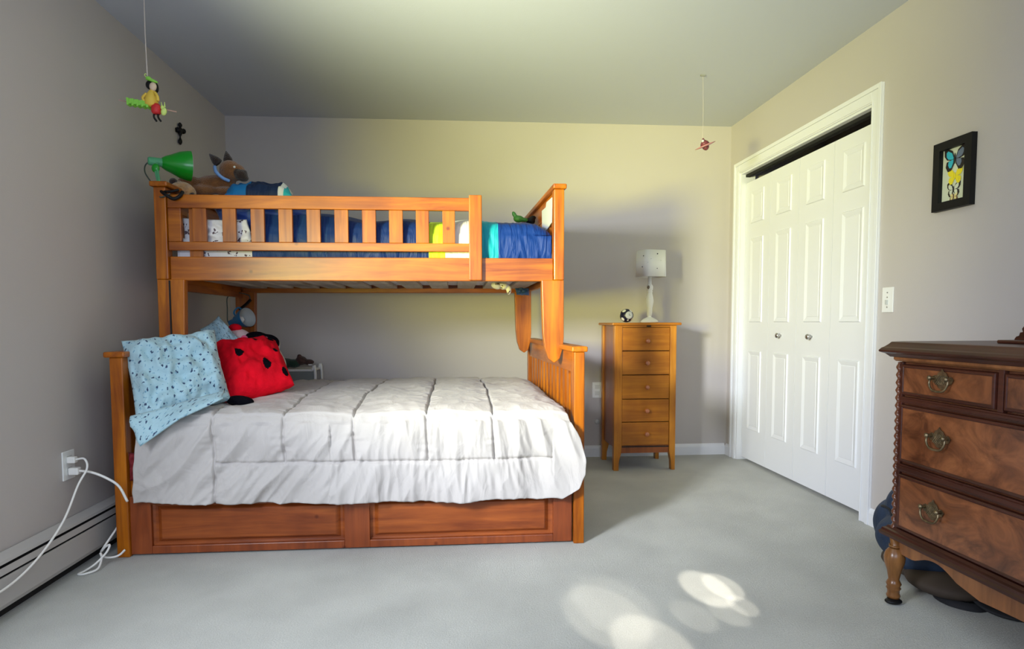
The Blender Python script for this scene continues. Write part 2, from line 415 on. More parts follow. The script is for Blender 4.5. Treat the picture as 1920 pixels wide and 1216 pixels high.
# ------------------------------------------------------------------ room shell
XL, XR, YB, YF, H = -1.595, 2.031, 4.571, -1.0, 2.44
struct('floor', bx(XL-.1, XR+.8, YF-.1, YB+.1, -.1, 0), M['carpet'])
struct('ceiling', bx(XL-.1, XR+.1, YF-.1, YB+.1, H, H+.1), M['ceiling'])
struct('wall_back', bx(XL-.1, XR+.1, YB, YB+.1, 0, H), M['wall'])
b = NB()    # left wall with its window opening
wy0, wy1, wz0, wz1 = -.15, 1.15, .85, 2.05
box(b, XL-.1, XL, YF, wy0, 0, H); box(b, XL-.1, XL, wy1, YB, 0, H); box(b, XL-.1, XL, wy0, wy1, 0, wz0); box(b, XL-.1, XL, wy0, wy1, wz1, H)
struct('wall_left', b, M['wall'])
b = NB()
for q in ((wy0, wy0+.05, wz0, wz1), (wy1-.05, wy1, wz0, wz1), (wy0, wy1, wz0, wz0+.05), (wy0, wy1, wz1-.05, wz1), (wy0, wy1, 1.43, 1.47)):
    box(b, XL-.08, XL-.02, *q)
struct('window_1', b, M['white'])
b = NB()
box(b, XL, XR, YF-.1, YF, 0, .8); box(b, XL, XR, YF-.1, YF, 2.1, H); box(b, XL, -1.1, YF-.1, YF, .8, 2.1); box(b, 1.3, XR, YF-.1, YF, .8, 2.1)
struct('wall_front', b, M['wall'])
b = NB()
for q in ((-1.1, -1.05, .8, 2.1), (1.25, 1.3, .8, 2.1), (.07, .13, .8, 2.1)): box(b, q[0], q[1], YF-.08, YF-.02, q[2], q[3])
box(b, -1.1, 1.3, YF-.08, YF-.02, .8, .85); box(b, -1.1, 1.3, YF-.08, YF-.02, 2.05, 2.1)
struct('window_2', b, M['white'])
D0, D1, DH = 4.397, 2.967, 2.06      # closet opening
b = NB()
box(b, XR, XR+.1, YF, D1, 0, H); box(b, XR, XR+.1, D0, YB, 0, H); box(b, XR, XR+.1, D1, D0, DH, H)
struct('wall_right', b, M['wall'])
b = NB()    # closet interior
box(b, XR+.65, XR+.7, D1-.1, D0+.1, 0, H); box(b, XR+.1, XR+.65, D1-.1, D1-.05, 0, H); box(b, XR+.1, XR+.65, D0+.05, D0+.1, 0, H); box(b, XR+.1, XR+.65, D1-.1, D0+.1, H-.05, H)
struct('wall_closet', b, M['wall'])
# casing with a stepped profile, plus the jamb lining
cs = .078
def casing_leg(b, y0, y1, z0, z1, horizontal=False):
    box(b, XR-.014, XR, y0, y1, z0, z1)
b = NB()
for (y0, y1, z0, z1) in ((D0, D0+cs, 0, DH+cs), (D1-cs, D1, 0, DH+cs), (D1, D0, DH, DH+cs)): box(b, XR-.012, XR, y0, y1, z0, z1)
for (y0, y1, z0, z1) in ((D0+cs-.022, D0+cs, 0, DH+cs), (D1-cs, D1-cs+.022, 0, DH+cs), (D1-cs+.022, D0+cs-.022, DH+cs-.022, DH+cs)): box(b, XR-.02, XR-.012, y0, y1, z0, z1)
for (y0, y1, z0, z1) in ((D0+.006, D0+.016, 0, DH+.016), (D1-.016, D1-.006, 0, DH+.016), (D1-.006, D0+.006, DH+.006, DH+.016)): box(b, XR-.016, XR-.012, y0, y1, z0, z1)
struct('trim_1', b, M['white'], bevel=.002)
b = NB()
box(b, XR-.002, XR+.1, D0-.012, D0, 0, DH); box(b, XR-.002, XR+.1, D1, D1+.012, 0, DH); box(b, XR-.002, XR+.1, D1+.012, D0-.012, DH-.012, DH)
struct('trim_2', b, M['white'])
bp = [(0, 0), (-.014, 0), (-.014, .062), (-.010, .074), (-.004, .082), (0, .084)]
struct('baseboard_back', prism(NB(), [(YB+p[0], p[1]) for p in bp], 'x', XL+.07, XR-.014), M['white'])
b = prism(NB(), [(XR+p[0], p[1]) for p in bp], 'y', YF, D1-cs)
prism(b, [(XR+p[0], p[1]) for p in bp], 'y', D0+cs, YB-.014)
struct('baseboard_right', b, M['white'])

# ------------------------------------------------------------------ closet doors: two bifold pairs
LT, LB = 1.985, .022
def leaf(y0, y1, tilt=0):
    """raised-panel door leaf facing -X, between y0 > y1"""
    bm = box(NB(), XR+.035, XR+.065, y1+.002, y0-.002, LB, LT)
    for (z0, z1) in ((1.69, 1.91), (1.0, 1.585), (.24, .80)):
        m_ = .085; a, c = y1+m_, y0-m_
        rings = []
        for (ins, dep) in ((0, .0345), (.004, .029), (.008, .0285), (.030, .0345), (.034, .0345)):
            rings.append([bm.verts.new((XR+ .0 + (.035-(.035-dep)), y, z)) for (y, z) in ((a+ins, z0+ins), (c-ins, z0+ins), (c-ins, z1-ins), (a+ins, z1-ins))])
        # moulding stands proud so it reads from the room
        for r_, off in zip(rings, (0, -.007, -.007, -.001, -.003)):
            for v in r_: v.co.x = XR+.035+off
        for p, q in zip(rings, rings[1:]):
            for i in range(4): bm.faces.new([p[i], p[(i+1) % 4], q[(i+1) % 4], q[i]])
        bm.faces.new(rings[-1])
    bmesh.ops.recalc_face_normals(bm, faces=bm.faces)
    return bm
wl = (D0-D1-.03)/4
ys = [D0-.015-wl*i for i in range(5)]
def knob_bm(y, z):
    b = lathe(NB(), [(.007, 0), (.006, .012), (.010, .018), (.016, .024), (.017, .030), (.013, .036), (.002, .038)], (XR+.036, y, z), (-1, 0, 0), 20)
    return b
for n_, (i, kl) in enumerate(((0, 1), (2, 2))):
    b0 = Vector((XR+.05, ys[i+1], 0))
    d = root('door_%d' % (n_+1), ('left' if n_ == 0 else 'right')+' white bifold closet door of two raised panel leaves', 'closet door', b0)
    d['kind'] = 'structure'; del d['category']; del d['label']
    for k in (i, i+1):
        l = link('door_leaf', leaf(ys[k], ys[k+1]), M['white'], d)
        if k == kl:
            link('door_knob', knob_bm((ys[k]+ys[k+1])/2, .915), M['steel'], l, smooth=True, label='small round satin metal knob')
struct('trim_3', bx(XR+.03, XR+.06, D1+.012, D0-.012, DH-.03, DH-.012), M['dark'])   # door track

# ------------------------------------------------------------------ baseboard heater on the left wall
t = root('baseboard_heater', 'long beige metal baseboard heater running along the left wall', 'heater', (XL+.035, 1.6, 0))
pr = [(XL+.002, .212), (XL+.012, .215), (XL+.048, .200), (XL+.052, .190), (XL+.04, .190), (XL+.002, .200)]
link('heater_top', prism(NB(), pr, 'y', -.2, YB-.1), M['heater'], t)
link('heater_damper', prism(NB(), [(XL+.045, .176), (XL+.060, .184), (XL+.064, .160), (XL+.058, .158)], 'y', -.2, YB-.1), M['heater'], t)
link('heater_panel', prism(NB(), [(XL+.056, .150), (XL+.064, .152), (XL+.066, .060), (XL+.060, .045), (XL+.054, .048), (XL+.058, .062)], 'y', -.2, YB-.1), M['heater'], t)
link('heater_back', bx(XL+.001, XL+.02, -.2, YB-.1, .0, .20), M['dark'], t, label='dark inner back plate')
link('heating_fins', bx(XL+.02, XL+.05, -.2, YB-.1, .06, .15), M['dark'], t, label='dark fins inside the heater')

# ------------------------------------------------------------------ bunk bed
BY = 2.757
def skew(bm, k=.04):
    for v in bm.verts:
        w = min(1, max(0, (v.co.x+1.46)/2.0))
        v.co.x -= k*w*(v.co.y-3.0)/1.3 if v.co.y > 3.0 else 0
    return bm
bed = root('bunk_bed', 'orange-stained wooden twin over full bunk bed with drawer fronts', 'bunk bed', (-.45, 3.5, 0))
# lower head board
link('lower_post', bx(-1.465, -1.412, BY, BY+.05, 0, .862), M['bed_z'], bed, bevel=.004)
link('lower_post', bx(-1.465, -1.412, 4.24, 4.29, 0, .862), M['bed_z'], bed, bevel=.004)
link('headboard', bx(-1.452, -1.424, BY+.05, 4.24, .10, .862), M['bed_z'], bed, label='solid wooden headboard panel of the lower bed')
link('headboard_cap', bx(-1.484, -1.398, BY-.012, 4.30, .862, .886), M['bed_y'], bed, bevel=.006)
# lower foot board
link('lower_post', skew(bx(.520, .568, BY, BY+.05, 0, .872)), M['bed_z'], bed, bevel=.004)
link('lower_post', skew(bx(.520, .568, 4.24, 4.29, 0, .872)), M['bed_z'], bed, bevel=.004)
fb = link('footboard', skew(box(bx(.528, .556, BY+.05, 4.24, .775, .872), .528, .556, BY+.05, 4.24, .12, .22)), M['bed_y'], bed, bevel=.003)
for k in range(13):
    y = BY+.11+k*(4.24-BY-.13)/13
    link('footboard_slat', skew(bx(.534, .550, y, y+.052, .22, .775)), M['bed_z'], fb)
link('footboard_cap', skew(bx(.508, .580, BY-.012, 4.30, .872, .897)), M['bed_y'], bed, bevel=.006)
# rails and slat base of the lower bed
link('side_rail', bx(-1.412, .52, BY+.03, BY+.055, .26, .40), M['bed_x'], bed)
link('side_rail', bx(-1.412, .50, 4.25, 4.275, .26, .40), M['bed_x'], bed)
link('lower_slat_base', bx(-1.412, .49, BY+.055, 4.25, .27, .29), M['slat'], bed)
# drawer fronts below
st = NB()
for (a, c) in ((-1.412, -1.325), (-.505, -.394), (.428, .514)): box(st, a, c, BY+.012, BY+.036, .008, .262)
box(st, -1.325, -.505, BY+.012, BY+.036, .008, .042); box(st, -.394, .428, BY+.012, BY+.036, .008, .042)
box(st, -1.325, -.505, BY+.012, BY+.036, .225, .262); box(st, -.394, .428, BY+.012, BY+.036, .225, .262)
link('drawer_frame', st, M['red_z'], bed, bevel=.003)
for (a, c) in ((-1.325, -.505), (-.394, .428)):
    b = NB(); z0, z1 = .042, .225; rings = []
    for ins, y in ((0, .030), (.010, .036), (.020, .036), (.036, .024), (.040, .022)):
        rings.append([b.verts.new(p) for p in ((a+ins, BY+y, z0+ins*.7), (c-ins, BY+y, z0+ins*.7), (c-ins, BY+y, z1-ins*.7), (a+ins, BY+y, z1-ins*.7))])
    for p, q in zip(rings, rings[1:]):
        for i in range(4): b.faces.new([p[i], p[(i+1) % 4], q[(i+1) % 4], q[i]])
    b.faces.new(rings[-1]); bk = [b.verts.new((v.co.x, BY+.045, v.co.z)) for v in rings[0]]
    for i in range(4): b.faces.new([rings[0][i], bk[i], bk[(i+1) % 4], rings[0][(i+1) % 4]])
    b.faces.new(bk); bmesh.ops.recalc_face_normals(b, faces=b.faces)
    link('drawer_front', b, M['trim_red'], bed)
# upper bunk posts and rounded legs
def leg_out(x0, x1, xm, mirror):
    pts = [(x1, 1.21), (x1, .93), (x1-.004, .88), (x1-.02, .825), (xm, .805), (x0+.034, .825), (x0+.016, .88), (x0+.008, .95), (x0, 1.21)]
    return pts
for (yy, k) in ((3.05, 1), (4.08, 1)):
    link('upper_leg', skew(prism(NB(), leg_out(.415, .525, .478, 0), 'y', yy, yy+.042), .05), M['bed_z'], bed, bevel=.003)
    link('upper_post', skew(bx(.475, .525, yy-.006, yy+.048, 1.21, 1.648), .05), M['bed_z'], bed, bevel=.004)
    pts = [(-1.39-.002, 1.21), (-1.392, .93), (-1.388, .88), (-1.37, .825), (-1.335, .805), (-1.30, .825), (-1.284, .88), (-1.277, .95), (-1.270, 1.21)]
    link('upper_leg', prism(NB(), pts[::-1], 'y', yy, yy+.042), M['bed_z'], bed, bevel=.003)
    link('upper_post', bx(-1.392, -1.338, yy-.006, yy+.048, 1.21, 1.634), M['bed_z'], bed, bevel=.004)
link('leg_joint_line', bx(-1.338, -1.332, 3.044, 3.050, .83, 1.205), M['dark'], bed)  # thin near-black strip drawn along the board joint of the left leg
# upper head and foot boards
for (x0, x1, c0, c1, zt, sk) in ((-1.377, -1.353, -1.405, -1.325, 1.634, 0), (.487, .511, .468, .535, 1.648, .05)):
    nm = 'upper_headboard' if x0 < 0 else 'upper_footboard'
    e = link(nm, skew(box(box(bx(x0, x1, 3.098, 4.074, zt-.095, zt), x0, x1, 3.098, 4.074, 1.20, 1.31), x0, x1, 3.098, 4.074, 1.36, 1.40), sk), M['bed_y'], bed, bevel=.003)
    for k in range(8):
        y = 3.14+k*.117
        link('end_slat', skew(bx(x0+.004, x1-.004, y, y+.055, 1.40, zt-.095), sk), M['bed_z'], e)
    link('upper_cap', skew(bx(c0, c1, 3.03, 4.145, zt, zt+.024), sk), M['bed_y'], bed, bevel=.006)
# arched lower rail under the head end
ar = [(3.09, 1.20), (3.09, 1.165)]+[(3.09+1.0*i/12, 1.165+.0*math.sin(math.pi*i/12)) for i in range(1, 12)]+[(4.08, 1.165), (4.08, 1.20)]
link('upper_end_rail', prism(NB(), ar, 'x', -1.372, -1.345), M['bed_y'], bed)
# long rails
link('upper_side_rail', skew(bx(-1.336, .474, 3.062, 3.087, 1.205, 1.317), .05), M['bed_x'], bed, bevel=.004)
link('upper_side_rail', skew(bx(-1.336, .474, 4.085, 4.110, 1.195, 1.317), .05), M['bed_x'], bed, bevel=.004)
link('slat_ledger', bx(-1.336, .42, 4.062, 4.085, 1.198, 1.222), M['bed_x'], bed)
link('slat_ledger', bx(-1.336, .46, 3.087, 3.105, 1.208, 1.222), M['bed_x'], bed)
for k in range(11):
    x = -1.30+k*.163
    link('bed_slat', bx(x, x+.105, 3.088, 4.084, 1.222, 1.240), M['slat'], bed)
# guard rail at the front, with a second one at the wall side
gr = link('guard_rail', box(box(bx(-1.336, .070, 3.052, 3.076, 1.540, 1.602), -1.336, .070, 3.052, 3.076, 1.345, 1.385), -1.336, -1.277, 3.053, 3.075, 1.385, 1.54), M['bed_x'], bed, bevel=.003)
gx = [(362, 387), (416, 441), (468, 493), (519, 545), (571, 597), (623, 649), (675, 701), (726, 752), (777, 802), (828, 852)]
for (a, c) in gx:
    link('guard_slat', bx((a-880)/400.8*.9975+.063, (c-880)/400.8*.9975+.063, 3.055, 3.073, 1.385, 1.540), M['bed_z'], gr, bevel=.002)
link('guard_upright', bx(.060, .122, 3.030, 3.058, 1.207, 1.612), M['bed_z'], gr, bevel=.004)
link('guard_upright', bx(-1.25, -1.19, 3.076, 3.087, 1.317, 1.54), M['bed_z'], gr)
gb = link('rear_guard_rail', box(bx(-1.336, .43, 4.10, 4.122, 1.44, 1.48), -1.336, .43, 4.10, 4.122, 1.317, 1.34), M['bed_x'], bed)

# ------------------------------------------------------------------ upper bunk bedding
b = NB()
tag(link('upper_mattress', bx(-1.325, .455, 3.10, 4.055, 1.242, 1.41), M['whiteprint'], bevel=.02), 'twin mattress in a white patterned sheet on the upper bunk', 'mattress')
def n3(x, y, z=0): return noise.noise(Vector((x, y, z)))
def quilt_bm():
    bm = NB(); nx, ny = 170, 60; V = []
    for i in range(nx+1):
        s = i/nx; X = -.97+s*(.468+.97); row = []
        for j in range(ny+1):
            t = j/ny
            bul = .012*math.sin(X*17)+.010*n3(X*9, 1.3)
            if t < .28:      # front face
                u = t/.28; z = 1.300+u*.140; y = 3.098-.010*math.sin(math.pi*u)-.4*abs(bul)*u*.6
                w = .010*n3(X*22+z*9, z*5, 4)+.006*n3(X*45+z*12, z*9)
                y += w if X > .1 else w*.5
                y = max(y, 3.089)
            elif t < .42:    # shoulder
                u = (t-.28)/.14; a = u*math.pi/2; y = 3.10+.07*(1-math.cos(a)); z = 1.44+.062*math.sin(a)+bul*.6*u
            else:
                u = (t-.42)/.58; y = 3.17+u*.87
                z = 1.502+bul*.6+.055*math.sin(math.pi*min(1, u*1.1))+.03*n3(X*3, y*3, 2)*u
                if u > .93: z -= (u-.93)*1.2
            # rounding at the foot end and shoulder rise near the pillow
            e = max(0, (X-.33)/.14); z -= .055*e*e if t > .28 else 0
            if X < -.45: z += (.035*min(1, (-.45-X)/.3))*(1 if t > .35 else 0)
            if t > .28 and .085 < X < .46: z += .004*n3(X*60, y*4)
            row.append(bm.verts.new((X, y, z)))
        V.append(row)
    for i in range(nx):
        for j in range(ny): bm.faces.new([V[i][j], V[i+1][j], V[i+1][j+1], V[i][j+1]])
    bmesh.ops.recalc_face_normals(bm, faces=bm.faces)
    return bm
o = link('quilt', quilt_bm(), None, smooth=True, mats=[M['white']])
cx = o.location.x
navy = (.004, .022, .13)
o.data.materials[0] = band_mat('striped_quilt_cloth', [(-9, (.008, .035, .16)), (-.62-cx, navy), (-.135-cx, (.50, .70, .03)), (-.055-cx, (.70, .70, .70)), (.085-cx, (.008, .32, .42)), (.205-cx, (.002, .030, .19))], wr=.55)
so = o.modifiers.new('thick', 'SOLIDIFY'); so.thickness = .008; so.offset = -1
tag(o, 'blue quilt with lime, white and teal stripes on the upper bunk', 'quilt')
link('quilt_piping', tube(tube(NB(), [(.207, 3.090, 1.33), (.207, 3.086, 1.42), (.209, 3.11, 1.485), (.21, 3.17, 1.512)], .006), [(.225, 3.091, 1.33), (.222, 3.087, 1.42), (.226, 3.11, 1.485), (.226, 3.17, 1.512)], .005), M['navy'], o, smooth=True) if 0 else None
# pillows at the head
pb, _ = pillow([(-1.30, 3.12, 1.505), (-1.00, 3.12, 1.50), (-.93, 3.115, 1.335), (-1.30, 3.115, 1.335)], .02, seed=3)
tag(link('bed_pillow', pb, M['whiteprint'], smooth=True), 'white patterned pillow behind the left end of the guard rail', 'pillow')
pb, _ = pillow([(-1.20, 3.22, 1.585), (-.70, 3.20, 1.565), (-.68, 3.17, 1.44), (-1.15, 3.19, 1.46)], .05, seed=5)
tag(link('bed_pillow', pb, M['bluecloth'], smooth=True), 'dark blue pillow behind the guard rail at the head of the upper bunk', 'pillow')
pb, _ = pillow([(-1.25, 3.60, 1.70), (-.88, 3.52, 1.705), (-.82, 3.28, 1.640), (-1.17, 3.30, 1.645)], .062, seed=9)
o = link('throw_pillow', pb, None, smooth=True, mats=[M['white']]); cx = o.location.x
o.data.materials[0] = band_mat('throw_pillow_cloth', [(-9, (.01, .16, .45)), (-1.06-cx, (.008, .02, .07)), (-.95-cx, (.008, .02, .07)), (-.90-cx, (.6, .62, .65)), (-.872-cx, (.02, .35, .42))])
tag(o, 'navy, green and teal striped throw pillow under the toy dog', 'pillow')

# ------------------------------------------------------------------ lower bunk bedding
tag(link('lower_mattress', bx(-1.40, .50, 2.822, 4.235, .30, .585), M['mattress'], bevel=.03), 'full size mattress of the lower bed under the beige comforter', 'mattress')
SX = [-1.04, -.745, -.45, -.135, .155]
def comforter():
    bm = NB(); nx, ny = 520, 300; V = []
    rad = .10; top_z = .622
    Ltop = 4.22-(2.715+rad); Larc = rad*math.pi/2; Lh = top_z-rad-.225
    T = Ltop+Larc+Lh
    def interp(k, tab):
        for (a, va), (b_, vb) in zip(tab, tab[1:]):
            if k <= b_: return va+(vb-va)*max(0, (k-a))/(b_-a)
        return tab[-1][1]
    for j in range(ny+1):
        t = j/ny*T; row = []
        for i in range(nx+1):
            s = i/nx
            if t < Ltop: y = 4.22-t; z = top_z; ny_, nz_ = 0, 1; hang = 0
            elif t < Ltop+Larc:
                a = (t-Ltop)/rad; y = 2.715+rad-rad*math.sin(a); z = top_z-rad+rad*math.cos(a); ny_, nz_ = -math.sin(a), math.cos(a); hang = 0
            else:
                hang = t-Ltop-Larc; y = 2.715; z = top_z-rad-hang; ny_, nz_ = -1, 0
            hf = hang/Lh
            drop = 0
            if t < Ltop: xr = .492
            else:
                zz = z
                xr = interp(-zz, [(-.62, .485), (-.58, .495), (-.49, .540), (-.40, .563), (-.33, .560), (-.27, .535), (-.225, .46)])
            xl = -1.335 if t < Ltop else -1.325-.05*min(1, (top_z-z)/.35)
            xl += .006*n3(z*14, 3.1)
            X = xl+(xr-xl)*s
            # crown over the mattress, dipping to the foot board
            if hang == 0:
                z += .030*math.sin(math.pi*min(1, max(0, (4.22-y)/1.5)))*(1-abs(2*s-1)**4)*nz_
                e = max(0, (X-.36)/.14); z -= .035*e*e*nz_
            # puffs between seams
            sx = SX if True else SX
            # seams wander slightly
            wob = .012*n3(y*4, z*4, 7)
            dx = min(abs(X+wob-q) for q in (sx if not (hang > 0 and z < .40) else sx[:1]))
            # seams across
            dz = 9
            if hang > 0 and -1.04 < X < .42: dz = abs(z-.405+.008*n3(X*5, 0, 2))
            d = min(dx, dz*1.0)
            puff = .010*(1-math.exp(-(d/.05)**1.2))-.018*math.exp(-(d/.0045)**2)
            # gathers beside the seams
            gath = .005*math.exp(-(d/.05)**2)*n3(X*(14 if dx < dz else 60), (z if hang or nz_ < .9 else y)*(60 if dx < dz else 14), 6)
            # broad folds
            if nz_ > .5:
                w = .012*n3(X*3.2, y*3.2, 1)+.009*(1-2*abs(n3(X*6+y*3, y*4, 5)))+.006*(1-2*abs(n3(X*12, y*12, 8)))-.008
            else:
                g = 1 if hang == 0 else 1
                q = (X-z*.75) if X < -.55 else (X+z*.35*math.sin(X*3))
                w = .014*n3(q*5, z*3.0, 1)+.014*(1-2.2*abs(n3(q*7.5, z*3.2+X, 5)))-.008+.007*(1-2*abs(n3(q*17, z*5, 3)))*(.4+hf)+.004*n3(q*40, z*10, 3)
            disp = puff+gath+w
            if hang > 0:
                disp += .012*math.sin(X*11+1)*hf+.012*n3(X*6, 9)*hf
                z += hf*(.012*n3(X*3.5, 4.4)+.008*n3(X*11, 2.2)+.010*max(0, -X-.2))
                disp += -.008*hf
            yy = y+ny_*disp; z2 = z+nz_*disp
            if ny_ < -.5 and yy > 2.742: yy = 2.742
            if nz_ > .9 and z2 < .592: z2 = .592
            row.append(bm.verts.new((X, yy, z2)))
        V.append(row)
    for j in range(ny):
        for i in range(nx): bm.faces.new([V[j][i], V[j][i+1], V[j+1][i+1], V[j+1][i]])
    bmesh.ops.recalc_face_normals(bm, faces=bm.faces)
    if sum(f.normal.z for f in bm.faces) < 0: bmesh.ops.reverse_faces(bm, faces=bm.faces)
    return bm
o = link('comforter', comforter(), M['comforter'], smooth=True)
so = o.modifiers.new('thick', 'SOLIDIFY'); so.thickness = .006; so.offset = -1
tag(o, 'pale beige quilted comforter hanging over the front of the lower bed', 'comforter')
pb, _ = pillow([(-1.411, 2.776, .455), (-1.350, 2.776, .450), (-1.352, 2.776, .325), (-1.410, 2.776, .33)], .006, nu=14, nv=14, seed=30)
tag(link('red_sheet', pb, M['sheetred'], smooth=True), 'dark red sheet edge showing between the left bed post and the comforter', 'sheet')

# pillows on the lower bunk
pb, _ = pillow([(-1.455, 2.84, .930), (-1.14, 3.05, .975), (-1.03, 2.93, .655), (-1.335, 2.70, .560)], .075, nu=70, nv=60, wr=.014, seed=1, pinch=.05)
p1 = link('blue_pillow', pb, M['bluepillow'], smooth=True)
tag(p1, 'large light blue pillow with small dark prints leaning on the headboard', 'pillow')
# open hem of the pillow case, folded to a point over the bed edge
fl = NB(); uvl = fl.loops.layers.uv.new('uv'); V = []
for i in range(25):
    row = []
    for j in range(11):
        u, v = i/24, j/10
        a = Vector((-1.34, 2.665, .62)).lerp(Vector((-1.03, 2.85, .70)), u)
        q = [Vector((-1.325, 2.655, .585)), Vector((-1.292, 2.640, .505)), Vector((-1.14, 2.660, .612)), Vector((-1.01, 2.78, .678))]
        k = min(2, int(u*3)); c_ = q[k].lerp(q[k+1], u*3-k)
        p = a.lerp(c_, v); p.y += .006*math.sin(u*17)*v-.022*math.sin(math.pi*v)
        row.append(fl.verts.new(p))
    V.append(row)
for i in range(24):
    for j in range(10):
        f = fl.faces.new([V[i][j], V[i+1][j], V[i+1][j+1], V[i][j+1]])
        for lp, q in zip(f.loops, ((i, j), (i+1, j), (i+1, j+1), (i, j+1))): lp[uvl].uv = (q[0]/24*.9, q[1]/10*.25)
h_ = link('case_hem', fl, M['bluepillow'], p1, smooth=True)
so = h_.modifiers.new('thick', 'SOLIDIFY'); so.thickness = .008
pb, _ = pillow([(-1.33, 3.36, .975), (-1.255, 3.42, 1.045), (-1.12, 3.46, .87), (-1.20, 3.38, .68)], .03, seed=12)
tag(link('blue_pillow', pb, M['bluepillow'], smooth=True), 'second light blue printed pillow, its corner showing behind the large one', 'pillow')
pb, _ = pillow([(-1.25, 3.12, .84), (-1.19, 3.16, .84), (-1.06, 2.97, .655), (-1.10, 2.93, .655)], .022, seed=14)
tag(link('navy_pillow', pb, M['navyprint'], smooth=True), 'narrow navy printed cushion wedged between blue pillow and red ladybug', 'pillow')
# ladybug cushion
SP = [(.32, .42, .07, .085), (.60, .20, .045, .065), (.66, .72, .06, .075), (.86, .46, .04, .075), (.90, .86, .045, .07), (.88, .12, .05, .06)]
pb, nrm = pillow([(-1.240, 3.29, .893), (-.965, 3.42, .912), (-.800, 3.14, .700), (-1.075, 2.97, .640)], .085, nu=90, nv=80, wr=.008, seed=20, spot=lambda u, v: any(((u-a)/r1)**2+((v-b_)/r2)**2 < 1 for a, b_, r1, r2 in SP), pinch=.03)
lb = link('ladybug_cushion', pb, None, smooth=True, mats=[M['redp'], M['blackp']])
tag(lb, 'red plush ladybug cushion with black spots on the lower bed', 'cushion')
ball(b := NB(), (-1.235, 3.23, .855), (.035, .03, .05), (0, 25, 0)); link('ladybug_foot', b, M['blackp'], lb, smooth=True, label='black plush foot')
ball(b := NB(), (-.995, 2.94, .648), (.062, .035, .026), (0, 6, 0)); link('ladybug_foot', b, M['blackp'], lb, smooth=True, label='black plush foot')
ball(b := NB(), (-1.10, 3.34, .925), .018); link('ladybug_bobble', b, mat('pink_bobble', (.75, .08, .2), .8, sheen=.3), lb, smooth=True, label='small pink bobble')
ball(b := NB(), (-1.00, 3.37, .920), .014); link('ladybug_bobble', b, bpy.data.materials['pink_bobble'], lb, smooth=True, label='small pink bobble')
# pink-faced black plush behind
pk = root('plush_doll', 'black and pale pink plush doll with a red top behind the ladybug cushion', 'plush toy', (-1.17, 3.50, .66))
ball(b := NB(), (-1.20, 3.54, .890), (.085, .07, .085)); ball(b, (-1.14, 3.52, .76), (.09, .07, .12)); link('doll_body', b, M['pinkp'], pk, smooth=True)
blob('doll_hair', [((-1.10, 3.53, .905), (.075, .06, .055)), ((-1.05, 3.55, .895), (.07, .05, .050)), ((-1.13, 3.48, .90), (.03, .03, .025)), ((-1.15, 3.47, .88), (.025, .025, .02)), ((-1.12, 3.47, .92), (.02, .02, .02))], M['blackp'], pk, label='shaggy black hair')
ball(b := NB(), (-1.21, 3.53, .978), (.035, .025, .024)); link('doll_bow', b, M['redp'], pk, smooth=True, label='red bow')
rb = root('white_rabbit_toy', 'small cream plush rabbit with upright ears behind the ladybug cushion', 'plush toy', (-.93, 3.62, .655))
blob('rabbit_body', [((-1.030, 3.62, .815), (.045, .04, .05)), ((-1.015, 3.62, .76), (.05, .045, .08)), ((-1.010, 3.62, .70), (.055, .05, .05))], M['whitep'], rb, voxel=.006)
for dx in (-.022, .018):
    ball(b := NB(), (-1.025+dx, 3.62, .872), (.009, .008, .030), (0, dx*500, 0)); link('rabbit_ear', b, M['whitep'], rb, smooth=True)

# white stand with the dark toys, in the gap between bed and wall
stnd = root('bedside_stand', 'white framed low stand with grey panel between bed and back wall', 'stand', (-1.15, 4.43, 0))
for x in (-1.36, -.965):
    link('stand_leg', tube(NB(), [(x, 4.33, 0), (x, 4.33, .66), (x-(.02 if x > -1.1 else -.02), 4.33, .684)], .010, n=6), M['white2'], stnd, smooth=True)
    link('stand_leg', tube(NB(), [(x, 4.53, 0), (x, 4.53, .66), (x-(.02 if x > -1.1 else -.02), 4.53, .684)], .010, n=6), M['white2'], stnd, smooth=True)
link('stand_top', bx(-1.36, -.975, 4.325, 4.54, .676, .692), M['white2'], stnd, bevel=.005)
link('stand_panel', bx(-1.355, -.97, 4.335, 4.345, .30, .676), mat('grey_panel', (.22, .24, .23), .6), stnd, label='grey front panel')
ty = root('dark_plush_toy', 'dark green and brown plush creature lying on the white stand', 'plush toy', (-1.1, 4.43, .692))
blob('toy_body', [((-1.19, 4.43, .728), (.07, .05, .034)), ((-1.13, 4.43, .725), (.05, .045, .03)), ((-1.22, 4.43, .745), (.03, .03, .03))], M['greenp'], ty, voxel=.006)
hd = blob('toy_head', [((-1.08, 4.43, .745), (.038, .04, .032)), ((-1.03, 4.43, .734), (.038, .03, .020)), ((-1.09, 4.42, .775), (.016, .012, .016))], M['brownp'], ty, voxel=.005, label='brown head with open mouth')
b = NB()
for k in range(4): lathe(b, [(.005, 0), (.0005, .012)], (-1.022+.006*k, 4.398, .722), (0, 0, -1), 6)
link('toy_teeth', b, M['white'], hd)

